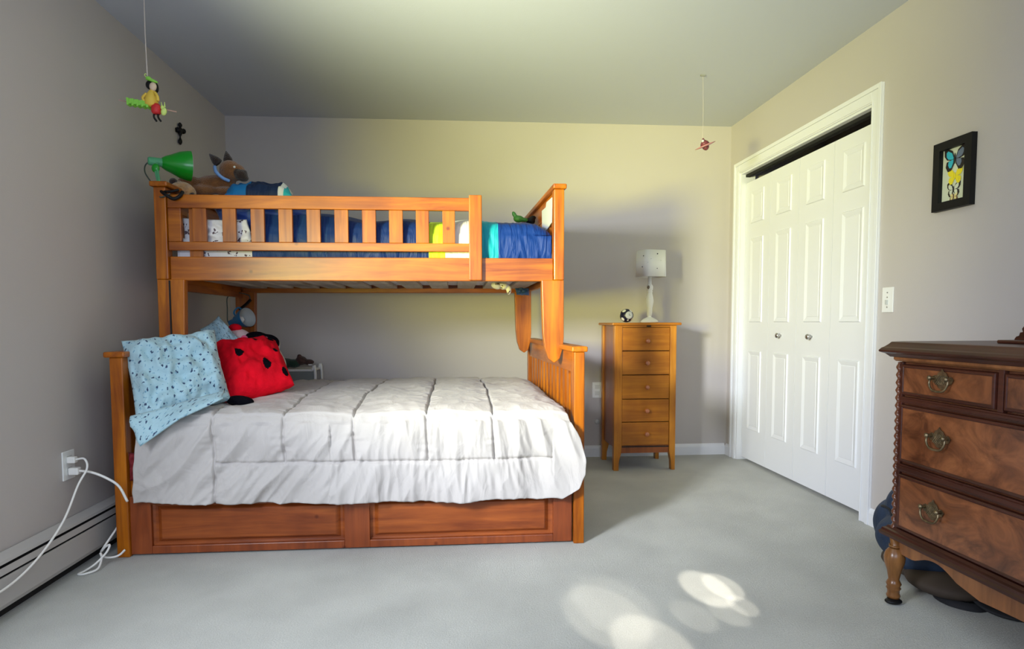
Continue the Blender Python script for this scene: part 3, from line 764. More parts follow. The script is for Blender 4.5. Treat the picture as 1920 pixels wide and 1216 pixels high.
# ------------------------------------------------------------------ clamp lamps
def clamp_lamp(name, label, apex, mouth, r, m, parts):
    """bell shade from apex (socket end) to mouth centre"""
    A, B_ = Vector(apex), Vector(mouth); d = (B_-A); L_ = d.length; d.normalize()
    t = root(name, label, 'clamp lamp', tuple(A))
    o = link('lamp_socket', lathe(NB(), [(.016, 0), (.020, .006), (.021, L_*.32), (.024, L_*.34)], A, d, 20), M['green2'] if name[0] == 'g' else m, t, smooth=True)
    prof = [(.024, L_*.32), (.034, L_*.40), (r*.62, L_*.55), (r*.86, L_*.74), (r*.98, L_*.92), (r, L_)]
    s = lathe(NB(), prof, A, d, 36, cap=False)
    o = link('lamp_shade', s, m, t, smooth=True)
    inn = lathe(NB(), [(q[0]*.96, q[1]+.0015) for q in prof], A, d, 36, cap=False)
    link('shade_lining', inn, M['inner'], o, smooth=True, label='pale inside of the shade')
    ball(b := NB(), A+d*L_*.62, r*.34); link('light_bulb', b, M['white2'], t, smooth=True)
    return t
gl = clamp_lamp('green_clamp_lamp', 'green metal clamp lamp on the left end of the upper bunk rail', (-1.478, 3.19, 1.786), (-1.318, 3.285, 1.785), .074, M['green'], 0)
link('lamp_arm', tube(NB(), [(-1.435, 3.19, 1.775), (-1.425, 3.15, 1.73), (-1.39, 3.10, 1.66), (-1.36, 3.07, 1.625)], .006), M['green2'], gl, smooth=True)
link('lamp_arm', tube(NB(), [(-1.430, 3.17, 1.765), (-1.40, 3.12, 1.70), (-1.365, 3.06, 1.64), (-1.352, 3.05, 1.62)], .005), M['green2'], gl, smooth=True)
ball(b := NB(), (-1.425, 3.15, 1.742), (.018, .012, .022)); link('arm_joint', b, M['green'], gl, smooth=True)
cl = NB(); tube(cl, [(-1.365, 3.055, 1.618), (-1.335, 3.035, 1.598), (-1.30, 3.035, 1.578), (-1.272, 3.04, 1.592), (-1.268, 3.06, 1.615)], .008)
tube(cl, [(-1.365, 3.055, 1.618), (-1.32, 3.045, 1.612), (-1.28, 3.05, 1.622)], .006)
link('clamp', cl, M['black'], gl, smooth=True, label='black spring clamp gripping the rail')
link('lamp_cord', tube(NB(), [(-1.480, 3.20, 1.784), (-1.492, 3.19, 1.760), (-1.468, 3.14, 1.715), (-1.41, 3.08, 1.652), (-1.378, 3.06, 1.60), (-1.35, 3.035, 1.585), (-1.31, 3.03, 1.60)], .0032), M['cordg'], gl, smooth=True)
bl = clamp_lamp('blue_clamp_lamp', 'blue metal clamp lamp hanging at the rear leg under the upper bunk', (-1.375, 3.93, 1.003), (-1.248, 3.86, 1.040), .060, M['blue'], 0)
link('lamp_arm', tube(NB(), [(-1.33, 3.92, 1.035), (-1.355, 3.94, 1.07), (-1.335, 3.96, 1.10), (-1.31, 3.97, 1.075), (-1.33, 3.93, 1.045)], .005), M['blue'], bl, smooth=True)
link('clamp', tube(NB(), [(-1.33, 3.97, 1.09), (-1.31, 4.02, 1.12), (-1.29, 4.05, 1.15)], .009), M['black'], bl, smooth=True, label='black clamp on the bunk leg')
link('lamp_cord', tube(NB(), [(-1.378, 3.93, 1.003), (-1.392, 3.935, 1.02), (-1.393, 3.94, 1.09), (-1.393, 3.95, 1.163), (-1.36, 4.0, 1.19), (-1.30, 4.04, 1.18), (-1.29, 4.05, 1.15)], .0035), M['cordg'], bl, smooth=True)

# ------------------------------------------------------------------ toy dog and teddy on the upper bunk
dg = root('plush_dog', 'brown plush boxer dog with black muzzle lying on the upper bunk', 'plush toy', (-1.25, 3.5, 1.66))
DY = 3.50
blob('dog_body', [((-1.30, DY, 1.745), (.10, .06, .045), (0, -8, 0)), ((-1.40, DY-.03, 1.735), (.065, .05, .045)), ((-1.22, DY, 1.765), (.045, .05, .05)),
                  ((-1.195, DY-.02, 1.815), (.055, .05, .052)), ((-1.165, DY-.02, 1.805), (.05, .045, .045)), ((-1.21, DY-.04, 1.70), (.08, .025, .022)),
                  ((-1.35, DY-.05, 1.70), (.10, .03, .03))], M['dog'], dg, voxel=.007)
blob('dog_muzzle', [((-1.135, DY-.035, 1.787), (.034, .036, .030)), ((-1.118, DY-.035, 1.800), (.016, .02, .015)), ((-1.155, DY-.045, 1.800), (.025, .02, .025)), ((-1.125, DY-.03, 1.772), (.028, .03, .018))], M['dogb'], dg, voxel=.005, label='black muzzle')
for (a, c) in (((-1.245, DY-.045, 1.845), (-1.283, DY-.05, 1.885)), ((-1.212, DY+.01, 1.862), (-1.222, DY+.01, 1.915))):
    A, C_ = Vector(a), Vector(c)
    link('dog_ear', lathe(NB(), [(.024, 0), (.022, .02), (.014, .04), (.003, (C_-A).length+.006)], A, C_-A, 14), M['dogb'], dg, smooth=True, label='pointed black ear')
ball(b := NB(), (-1.158, DY-.062, 1.822), .006); link('dog_eye', b, M['white2'], dg, smooth=True)
link('dog_collar', tube(NB(), [(-1.262, DY-.05, 1.825), (-1.245, DY-.075, 1.79), (-1.215, DY-.07, 1.762), (-1.19, DY-.05, 1.752)], .009), M['ltblue'], dg, smooth=True, label='patterned blue collar')
tb = root('plush_bear', 'tan plush bear slumped between the green lamp and the toy dog', 'plush toy', (-1.36, 3.25, 1.6))
blob('bear_body', [((-1.345, 3.24, 1.655), (.058, .05, .045)), ((-1.30, 3.22, 1.640), (.03, .03, .036)), ((-1.38, 3.27, 1.69), (.03, .03, .026))], M['tan'], tb, voxel=.006)
ball(b := NB(), (-1.383, 3.235, 1.70), (.018, .016, .016)); link('bear_ear', b, M['dogb'], tb, smooth=True)
ball(b := NB(), (-1.285, 3.205, 1.625), (.016, .014, .018)); link('bear_paw', b, M['dogb'], tb, smooth=True)
b2 = root('plush_bear', 'small tan plush toy peeking out behind the first guard rail slat', 'plush toy', (-1.27, 3.16, 1.50))
blob('bear_body', [((-1.262, 3.165, 1.515), (.03, .03, .032)), ((-1.25, 3.18, 1.48), (.03, .03, .03))], M['tan'], b2, voxel=.006)
# small toys by the upper foot board
tt = root('green_toy', 'tiny dark green toy on the blue quilt near the upper footboard', 'toy', (.36, 3.55, 1.56))
blob('toy_body', [((.35, 3.55, 1.585), (.03, .025, .020)), ((.325, 3.55, 1.61), (.012, .012, .02), (0, -30, 0)), ((.385, 3.55, 1.580), (.02, .02, .012))], mat('toy_green', (.03, .14, .02), .6), tt, voxel=.005)
tt = root('black_toy', 'small black toy beside the green one near the upper footboard', 'toy', (.43, 3.6, 1.56))
blob('toy_body', [((.425, 3.62, 1.585), (.028, .03, .022)), ((.44, 3.62, 1.605), (.018, .02, .012))], M['black'], tt, voxel=.005)
pp = NB()
yy = [3.16, 3.42]
P4 = [(.478, 3.15, 1.625), (.478, 3.36, 1.625), (.478, 3.40, 1.45), (.478, 3.17, 1.50)]
o = skew(prism(pp, [(3.15, 1.628), (3.30, 1.632), (3.32, 1.61), (3.44, 1.612), (3.43, 1.47), (3.16, 1.505)], 'x', .483, .486), .05)
tag(link('paper_sheet', o, M['paper']), 'torn white paper taped inside the upper footboard', 'paper')
tag(blob('hanging_cloth', [((.215, 3.45, 1.205), (.030, .03, .018), (0, 20, 0)), ((.262, 3.45, 1.200), (.022, .03, .014), (0, -35, 0)), ((.285, 3.45, 1.182), (.014, .02, .026)), ((.240, 3.46, 1.212), (.045, .03, .010))], M['whiteprint'], voxel=.004), 'crumpled white patterned cloth poking down through the bed slats', 'cloth')
pb, _ = pillow([(.36, 3.92, 1.219), (.455, 3.92, 1.219), (.45, 3.90, 1.172), (.37, 3.90, 1.176)], .012, nu=12, nv=10)
tag(link('quilt_corner', pb, M['bluecloth'], smooth=True), 'blue cloth hanging below the upper bunk beside the rear leg', 'cloth')

# ------------------------------------------------------------------ hanging puppet
pu = root('hanging_puppet', 'painted puppet in yellow riding a green winged stick, hung from ceiling', 'hanging ornament', (-1.32, 2.9, 1.885))
HY = 2.9
link('hanging_string', tube(NB(), [(-1.334, HY, 2.44), (-1.335, HY, 2.25), (-1.332, HY, 2.065)], .0022, seg=6), M['string'], pu)
link('puppet_stick', tube(NB(), [(-1.455, HY, 1.972), (-1.215, HY, 1.927)], .0028, smooth=False), M['stick'], pu)
b = NB(); ball(b, (-1.308, HY-.004, 2.030), (.015, .013, .019)); link('puppet_head', b, M['skin'], pu, smooth=True)
b = NB(); ball(b, (-1.325, HY+.004, 2.040), (.017, .014, .019)); ball(b, (-1.297, HY+.004, 2.028), (.008, .01, .02)); link('puppet_hair', b, M['black'], pu, smooth=True, label='black hair')
b = NB(); ball(b, (-1.314, HY, 2.058), (.026, .014, .007), (0, 18, 0)); ball(b, (-1.328, HY, 2.066), (.012, .01, .009)); link('puppet_hat', b, M['lime'], pu, smooth=True, label='green hat')
link('hat_curl', tube(NB(), [(-1.330, HY, 2.068), (-1.343, HY, 2.078), (-1.340, HY, 2.086), (-1.334, HY, 2.083)], .002, seg=6), M['limeY'], pu, smooth=True)
link('puppet_body', lathe(NB(), [(.009, .0), (.020, -.018), (.026, -.040), (.028, -.066), (.018, -.074)], (-1.314, HY, 2.018), (.10, 0, 1), 16), M['yellow'], pu, smooth=True, label='yellow tunic')
link('puppet_arm', tube(NB(), [(-1.298, HY-.012, 2.004), (-1.285, HY-.02, 1.985), (-1.282, HY-.02, 1.965)], .006), M['yellow'], pu, smooth=True)
link('puppet_arm', tube(NB(), [(-1.335, HY-.008, 2.000), (-1.349, HY-.012, 1.98), (-1.342, HY-.012, 1.957)], .006), M['yellow'], pu, smooth=True)
link('puppet_skirt', lathe(NB(), [(.012, 0), (.020, -.012), (.020, -.036), (.014, -.044)], (-1.298, HY-.004, 1.958), (0, 0, 1), 14), M['redpaint'], pu, smooth=True, label='red shorts')
for dx in (-.008, .010):
    link('puppet_leg', tube(NB(), [(-1.300+dx, HY-.004, 1.918), (-1.300+dx, HY-.006, 1.900), (-1.290+dx, HY-.004, 1.883)], .0042), M['black'], pu, smooth=True)
w_ = NB()
for k in range(9):
    x = -1.418+k*.0105
    prism(w_, [(x, 1.955-k*.0015), (x+.0095, 1.955-k*.0015), (x+.013, 1.975-k*.002), (x+.002, 1.978-k*.002)] if k % 2 else [(x+.002, 1.948-k*.0015), (x+.010, 1.950-k*.0015), (x+.011, 1.978-k*.002), (x, 1.980-k*.002)], 'y', HY-.014-.001*k, HY+.014)
link('puppet_wing', w_, M['lime'], pu, label='green ribbed wing')
b = NB(); ball(b, (-1.266, HY-.006, 1.925), (.012, .010, .017), (0, 15, 0)); ball(b, (-1.272, HY-.004, 1.942), (.008, .008, .010))
link('horse_head', b, M['limeY'], pu, smooth=True, label='pale green animal head')
for dx in (-.006, .004):
    link('horse_ear', tube(NB(), [(-1.268+dx, HY, 1.945), (-1.270+dx*1.4, HY, 1.968)], lambda t: .0032*(1-t*.7), smooth=False), M['limeY'], pu)

# wall cross
cr = NB(); YC = 3.82; XC = XL+.012
tube(cr, [(XC, YC, 2.148), (XC, YC-.004, 2.095), (XC, YC-.008, 2.04)], lambda t: .008+.004*math.cos(t*14), seg=8)
tube(cr, [(XC, YC-.040, 2.106), (XC, YC, 2.114), (XC, YC+.040, 2.122)], lambda t: .010+.006*math.cos(t*12.6), seg=8)
ball(cr, (XC, YC, 2.114), (.010, .024, .020)); ball(cr, (XC, YC, 2.146), (.008, .016, .014)); ball(cr, (XC, YC-.008, 2.048), (.008, .016, .016))
tag(link('wall_cross', cr, M['black'], smooth=True), 'small ornate black cross on the left wall above the green lamp', 'cross')

# hanging saucer toy
sa = root('hanging_saucer', 'small pink and maroon flying saucer ornament hanging near the closet', 'hanging ornament', (1.447, 3.60, 2.01))
tilt = (-.42, -.1, 1)
c0 = Vector((1.445, 3.60, 2.023))
link('saucer_disc', lathe(NB(), [(.002, -.006), (.030, -.004), (.058, 0), (.060, .003), (.030, .007), (.002, .009)], c0, tilt, 28), M['pinksaucer'], sa, smooth=True)
link('saucer_dome', lathe(NB(), [(.026, .007), (.022, .020), (.012, .030), (.006, .036), (.007, .042), (.001, .046)], c0, tilt, 20), M['darkred'], sa, smooth=True, label='maroon dome')
link('saucer_base', lathe(NB(), [(.020, -.005), (.016, -.016), (.008, -.024), (.001, -.026)], c0, tilt, 20), M['darkred'], sa, smooth=True)
ball(b := NB(), c0+Vector((-.020, -.012, .024)), .008); link('saucer_light', b, M['inner'], sa, smooth=True)
link('hanging_thread', tube(NB(), [c0+Vector((-.018, 0, .044)), (1.437, 3.62, 2.20), (1.44, 3.64, 2.438)], .0008, seg=5, n=3), M['string'], sa)
link('ceiling_hook', bx(1.425, 1.455, 3.636, 3.644, 2.432, 2.44), mat('hook_grey', (.25, .25, .22), .6), sa)

# ------------------------------------------------------------------ narrow chest of drawers
ch = root('narrow_chest', 'tall narrow honey wood chest of five drawers between bed and closet', 'chest of drawers', (1.26, 4.30, 0))
CX0, CX1, CY0, CY1, CT = 1.055, 1.470, 4.105, 4.49, 1.0
def tleg(x0, x1, y0, y1, inner):
    """square leg tapering at the foot"""
    b = NB(); hgt = [(0, .62), (.06, .66), (.12, .95), (.16, 1), (CT-.018, 1)]
    rings = []
    for z, w in hgt:
        if inner > 0: a, c = x0, x0+(x1-x0)*w
        else: a, c = x1-(x1-x0)*w, x1
        rings.append([b.verts.new(p) for p in ((a, y0, z), (c, y0, z), (c, y1, z), (a, y1, z))])
    for p, q in zip(rings, rings[1:]):
        for i in range(4): b.faces.new([p[i], p[(i+1) % 4], q[(i+1) % 4], q[i]])
    b.faces.new(rings[0][::-1]); b.faces.new(rings[-1]); return b
for (a, c, inn) in ((CX0-.008, CX0+.045, 1), (CX1-.042, CX1, -1)):
    link('chest_leg', tleg(a, c, CY0, CY0+.045, inn), M['chest_z'], ch, bevel=.002)
    link('chest_leg', tleg(a, c, CY1-.045, CY1, inn), M['chest_z'], ch, bevel=.002)
link('side_panel', bx(CX0+.004, CX0+.018, CY0+.045, CY1-.045, .15, CT-.018), M['chest_side'], ch)
link('side_panel', bx(CX1-.018, CX1-.004, CY0+.045, CY1-.045, .15, CT-.018), M['chest_side'], ch)
link('back_panel', bx(CX0+.018, CX1-.018, CY1-.02, CY1-.01, .15, CT-.018), M['chest_side'], ch)
link('chest_top', bx(CX0-.028, CX1+.028, CY0-.02, CY1+.012, CT-.018, CT), M['chest_x'], ch, bevel=.005)
link('drawer_gap_dark', box(box(bx(CX0+.045, CX1-.042, CY0+.008, CY0+.03, .158, .165), CX0+.045, CX1-.042, CY0+.03, CY0+.04, .968, CT-.018), CX0+.045, CX1-.042, CY0+.03, CY0+.05, .16, .97), M['dark'], ch)  # near-black sheet behind the drawers, darkness of their gaps put into colour
link('chest_top_rail', bx(CX0+.045, CX1-.042, CY0+.006, CY0+.03, .969, CT-.018), M['chest_x'], ch)
link('chest_apron', bx(CX0+.045, CX1-.042, CY0+.012, CY0+.03, .118, .170), M['chest_side'], ch)
for (z1, z0) in ((.966, .813), (.808, .651), (.646, .488), (.483, .332), (.327, .172)):
    dr = link('drawer', bx(CX0+.047, CX1-.044, CY0+.006, CY0+.030, z0, z1), M['chest_x'], ch, bevel=.002)
    zk = (z0+z1)/2+(.0 if z1 < .9 else -.012)
    link('drawer_knob', lathe(NB(), [(.006, 0), (.006, .010), (.013, .016), (.0165, .022), (.015, .030), (.008, .034), (.001, .035)], ((CX0+CX1)/2+.005, CY0+.006, zk), (0, -1, 0), 22), M['knob'], dr, smooth=True, label='round reddish wooden knob')
link('top_catch', bx(1.265, 1.292, CY0-.004, CY0+.004, .972, .982), M['dark'], ch)
# table lamp
tl = root('table_lamp', 'white turned table lamp with dotted square shade on the narrow chest', 'table lamp', (1.343, 4.30, CT))
LX, LY = 1.343, 4.30
link('lamp_base', lathe(NB(), [(.060, 0), (.062, .006), (.056, .014), (.040, .026), (.024, .034), (.014, .038), (.014, .046), (.018, .052), (.019, .10), (.026, .14), (.027, .155), (.022, .185), (.017, .205), (.018, .210), (.020, .216), (.017, .222), (.022, .23), (.023, .25), (.017, .262), (.012, .268), (.012, .33)], (LX, LY, CT), (0, 0, 1), 28), M['white2'], tl, smooth=True)
ball(b := NB(), (LX-.014, LY-.016, CT+.245), (.010, .008, .013)); link('lamp_switch', b, mat('switch_brown', (.12, .09, .07), .5), tl, smooth=True, label='dark switch knob')
b = NB(); seg = 48; rings = []
def sq(a, r):  # rounded square
    c, s = math.cos(a), math.sin(a); n_ = 5.0
    k = (abs(c)**n_+abs(s)**n_)**(-1/n_); return r*k*c, r*k*s
for r_, z in ((.090, 1.316), (.086, 1.498)):
    rings.append([b.verts.new((LX+.006+sq(2*math.pi*i/seg+.0, r_)[0]*math.cos(.25)-sq(2*math.pi*i/seg, r_)[1]*math.sin(.25)*.9, LY+sq(2*math.pi*i/seg, r_)[0]*math.sin(.25)+sq(2*math.pi*i/seg, r_)[1]*math.cos(.25)*.9, z)) for i in range(seg)])
for i in range(seg): b.faces.new([rings[0][i], rings[0][(i+1) % seg], rings[1][(i+1) % seg], rings[1][i]])
for (dx, dz, r_) in ((.028, 1.470, .0045), (.026, 1.370, .0052), (-.070, 1.455, .0035), (-.078, 1.380, .0035), (.055, 1.425, .003), (-.02, 1.435, .003), (-.045, 1.41, .003)):
    n0 = len(b.faces); yy = LY-.083+(dx*.26 if dx > -.06 else .006)
    ball(b, (LX+dx, yy, dz), (r_, .0015, r_), (0, 0, 14), 10, 8)
    b.faces.ensure_lookup_table()
    for f in b.faces[n0:]: f.material_index = 1 if r_ > .0032 else 2
sh = link('lamp_shade', b, None, tl, mats=[M['shadecloth'], M['blackp'], M['inner']], smooth=True, label='white square shade with black dots')
so = sh.modifiers.new('thick', 'SOLIDIFY'); so.thickness = .002
b = NB()
for z in (1.316, 1.498):
    tube(b, [(LX+.006+sq(2*math.pi*i/24, .0885 if z < 1.4 else .0865)[0]*math.cos(.25)-sq(2*math.pi*i/24, .088)[1]*math.sin(.25)*.9, LY+sq(2*math.pi*i/24, .088)[0]*math.sin(.25)+sq(2*math.pi*i/24, .088)[1]*math.cos(.25)*.9, z) for i in range(25)], .0022, seg=6, smooth=False)
link('shade_trim', b, M['whitep'], sh) if 0 else b.free()
# football-shaped clock
fc = root('ball_clock', 'small black and white football shaped clock on the narrow chest', 'clock', (1.158, 4.22, CT))
cc = Vector((1.158, 4.22, CT+.048)); b = NB()
bmesh.ops.create_icosphere(b, subdivisions=5, radius=.046, matrix=Matrix.Translation(cc))
pent = [Vector(v) for v in ((0, -1, -.95), (-.95, -.55, -.75), (.95, -.55, -.75), (-.62, -.5, .85), (.62, -.5, .85), (-1, .3, .2), (1, .3, .2), (0, .6, 1), (0, 1, 0))]
for f in b.faces:
    d = (f.calc_center_median()-cc).normalized()
    if any(d.dot(p.normalized()) > (.955 if i else .0+.99) for i, p in enumerate(pent)): f.material_index = 1
link('clock_ball', b, None, fc, smooth=True, mats=[mat('navy_ball', (.008, .010, .035), .35), M['white2']])
link('clock_rim', lathe(NB(), [(.016, 0), (.0255, .002), (.026, .006), (.017, .008)], cc+Vector((.004, -.042, .002)), (.08, -1, .03), 32), M['paper'], fc, smooth=True, label='white ring round the dial')
link('clock_dial', lathe(NB(), [(.0005, .002), (.017, .004), (.0005, .0055)], cc+Vector((.004, -.042, .002)), (.08, -1, .03), 32), mat('dial_grey', (.10, .16, .18), .4), fc, smooth=True)
b = NB(); box(b, 1.161, 1.1635, 4.170, 4.1715, CT+.048, CT+.060); box(b, 1.162, 1.172, 4.170, 4.1715, CT+.048, CT+.0505)
link('clock_hands', b, M['black'], fc)

# ------------------------------------------------------------------ wall plates
def plate(name, label, cat, c, nrm, w, h):
    """white cover plate on a wall; nrm is 'x+' 'x-' or 'y-'"""
    t = root(name, label, cat, c)
    x, y, z = c
    def bb(u0, u1, z0, z1, d0, d1):
        if nrm == 'x-': return bx(x-d1, x-d0, y+u0, y+u1, z+z0, z+z1)
        if nrm == 'x+': return bx(x+d0, x+d1, y+u0, y+u1, z+z0, z+z1)
        return bx(x+u0, x+u1, y-d1, y-d0, z+z0, z+z1)
    link('cover_plate', bb(-w/2, w/2, -h/2, h/2, 0, .006), M['white2'], t, bevel=.002)
    return t, bb
t, bb = plate('light_switch', 'white light switch plate beside the closet door trim', 'light switch', (XR, 2.815, 1.105), 'x-', .075, .118)
link('switch_toggle', bb(-.006, .006, -.022, .0, .006, .014), M['inner'], t)
for z in (.034, .012, -.034): link('switch_screw', bb(-.003, .003, z-.003, z+.003, .006, .0075), M['steel'], t)
t, bb = plate('wall_outlet', 'white wall outlet on the left wall with two white plugs', 'outlet', (XL, 2.665, .428), 'x+', .078, .118)
for z in (.024, -.024):
    link('socket_face', bb(-.017, .017, z-.015, z+.015, .006, .008), mat('socket_ivory', (.62, .62, .60), .4) if z > 0 else bpy.data.materials['socket_ivory'], t)
t, bb = plate('wall_outlet', 'white wall outlet low on the back wall between bed and narrow chest', 'outlet', (1.035, YB, .50), 'y-', .072, .116)
for z in (.024, -.024): link('socket_face', bb(-.017, .017, z-.015, z+.015, .006, .008), bpy.data.materials['socket_ivory'], t)
tag(link('cable_jack', lathe(NB(), [(.018, 0), (.018, .006), (.012, .012), (.002, .014)], (1.035, YB, .262), (0, -1, 0), 16), M['inner'], smooth=True), 'small round pale wall jack below the outlet beside the narrow chest', 'wall jack')
# cords
XW = XL
c1 = root('power_cord', 'thin white power cord running from the upper plug over the heater', 'power cord', (XW+.03, 2.66, .45))
link('plug', bx(XW+.0085, XW+.040, 2.644, 2.668, .438, .464), M['cord'], c1, bevel=.004)
link('cord', tube(NB(), [(XW+.038, 2.656, .452), (XW+.075, 2.650, .455), (XW+.095, 2.63, .42), (XW+.080, 2.59, .36), (XW+.085, 2.48, .25), (XW+.085, 2.33, .165), (XW+.085, 2.17, .125), (XW+.09, 1.95, .13)], .0042), M['cord'], c1, smooth=True)
c2 = root('power_cord', 'thicker white power cord from the lower plug to behind the bed post', 'power cord', (XW+.03, 2.66, .40))
link('plug', bx(XW+.0085, XW+.048, 2.648, 2.676, .388, .418), M['cord'], c2, bevel=.005)
link('cord', tube(NB(), [(XW+.046, 2.662, .404), (XW+.10, 2.655, .397), (XW+.155, 2.66, .370), (XW+.190, 2.68, .330), (XW+.213, 2.695, .262)], .0052), M['cord'], c2, smooth=True)
tag(link('cord_tangle', tube(NB(), [(-1.475, 2.80, .13), (-1.485, 2.72, .08), (-1.498, 2.70, .050), (-1.476, 2.69, .072), (-1.455, 2.685, .082), (-1.462, 2.67, .055), (-1.49, 2.64, .020), (-1.512, 2.60, .006), (-1.520, 2.575, .005), (-1.495, 2.575, .005), (-1.465, 2.61, .010), (-1.475, 2.66, .036), (-1.490, 2.68, .050), (-1.482, 2.69, .030), (-1.455, 2.70, .024), (-1.430, 2.71, .030), (-1.412, 2.72, .048)], .0045), M['cord'], smooth=True), 'white cord looped in a tangle on the carpet at the bed corner', 'cord')

# ------------------------------------------------------------------ framed butterflies
fr = root('butterfly_frame', 'black shadow box frame with four mounted butterflies on right wall', 'picture frame', (XR, 2.437, 1.60))
fx, y0, y1, z0, z1, fw = XR-.024, 2.338, 2.536, 1.462, 1.742, .034
b = NB()
for q in ((y0, y0+fw, z0, z1), (y1-fw, y1, z0, z1), (y0+fw, y1-fw, z0, z0+fw), (y0+fw, y1-fw, z1-fw, z1)): box(b, fx, XR-.001, *q)
link('frame_border', b, M['black'], fr)
link('frame_backing', bx(XR-.006, XR-.001, y0+fw, y1-fw, z0+fw, z1-fw), M['glassish'], fr, label='pale backing board')
def butterfly(yc, zc, s, m1, m2, rim, rot=0):
    """wings facing -X; +y is towards the left in the photo"""
    b = NB(); xx = XR-.008
    def wing(sgn, pts, mi, dx, k=1.0):
        n0 = len(b.faces)
        prism(b, [(yc+sgn*p[0]*s*k, zc+p[1]*s*k) for p in pts], 'x', xx-dx-.0008, xx-dx)
        b.faces.ensure_lookup_table()
        for f in b.faces[n0:]: f.material_index = mi
    up = [(.04, .05), (.25, .55), (.75, .85), (.95, .70), (.92, .30), (.70, .02), (.30, -.08), (.04, -.05)]
    lo = [(.04, -.02), (.35, -.05), (.72, -.12), (.80, -.45), (.60, -.80), (.32, -.78), (.08, -.35)]
    for sg, mi in ((1, 1), (-1, 2)):
        wing(sg, up, 0, 0); wing(sg, lo, 0, .0002)
        wing(sg, [(.12+.68*(p[0]-.04), p[1]*.68+.03) for p in up], mi, .001); wing(sg, [(.12+.60*(p[0]-.04), p[1]*.68-.03) for p in lo], mi, .0012)
    ball(b, (xx-.002, yc, zc), (.002, .05*s, .38*s), None, 8, 6)
    return link('butterfly', b, None, fr, mats=[rim, m1, m2])
butterfly(2.436, 1.664, .060, M['bfly_blue'], M['bfly_grey'], M['bfly_dark'])['label'] = 'large blue butterfly at the top'
butterfly(2.434, 1.594, .040, M['bfly_yel'], M['bfly_yel'], M['bfly_yel'])['label'] = 'yellow butterfly'
butterfly(2.438, 1.541, .036, M['glassish'], M['glassish'], M['bfly_dark'])['label'] = 'black and white striped butterfly'
butterfly(2.436, 1.512, .026, M['bfly_cream'], M['bfly_cream'], M['bfly_brown'])['label'] = 'cream butterfly at the bottom'

# ------------------------------------------------------------------ large antique dresser at the right
FX = 1.555; DYL, DYR = 2.095, .85; BX = 2.012
ds = root('antique_dresser', 'dark walnut antique dresser with brass pulls on the right wall', 'dresser', (1.78, 1.47, 0))
link('carcass', bx(FX+.012, BX, DYR, DYL-.004, .245, .868), M['dr_z'], ds, bevel=.002)
top = [(FX-.034, .902), (FX-.028, .910), (FX-.022, .914), (FX-.012, .924), (FX-.006, .932), (FX+.02, .934), (BX+.004, .934), (BX+.004, .878), (FX-.008, .878), (FX-.014, .884), (FX-.020, .890), (FX-.034, .896)]
def moulding(profile, yl, yr, out):
    """profile (x,z) mitred round the left end: also overhangs in y by the same amount"""
    b = NB(); A = []; Bq = []
    for (x, z) in profile:
        o_ = max(0, FX+.012-x)
        A.append(b.verts.new((x, yl+o_*out, z))); Bq.append(b.verts.new((x, yr-o_*out, z)))
    n = len(profile); b.faces.new(A); b.faces.new(Bq[::-1])
    for i in range(n): b.faces.new([A[i], Bq[i], Bq[(i+1) % n], A[(i+1) % n]])
    # end return
    bmesh.ops.recalc_face_normals(b, faces=b.faces); return b
link('dresser_top', moulding(top, DYL+.012, DYR-.012, 1.0), M['dr_y'], ds, bevel=.002)
link('frieze_moulding', moulding([(FX-.008, .878), (FX-.008, .870), (FX-.002, .864), (FX+.02, .862), (FX+.02, .878)], DYL, DYR, .6), M['apron'], ds)
# stiles and rails between drawers
rl = NB()
rails = [(.742, .722), (.505, .478)]
for (a, c) in ((.742, .720), (.505, .477)):
    box(rl, FX-.004, FX+.012, DYR+.02, DYL-.022, c, a); box(rl, FX-.008, FX-.004, DYR+.02, DYL-.022, c+.006, a-.006)
box(rl, FX, FX+.012, DYL-.024, DYL-.004, .27, .862); box(rl, FX, FX+.012, DYR, DYR+.02, .27, .862)
for y in (1.668, 1.265): box(rl, FX-.004, FX+.012, y-.010, y+.010, .742, .866)
link('face_frame', rl, M['dr_y'], ds, bevel=.002)
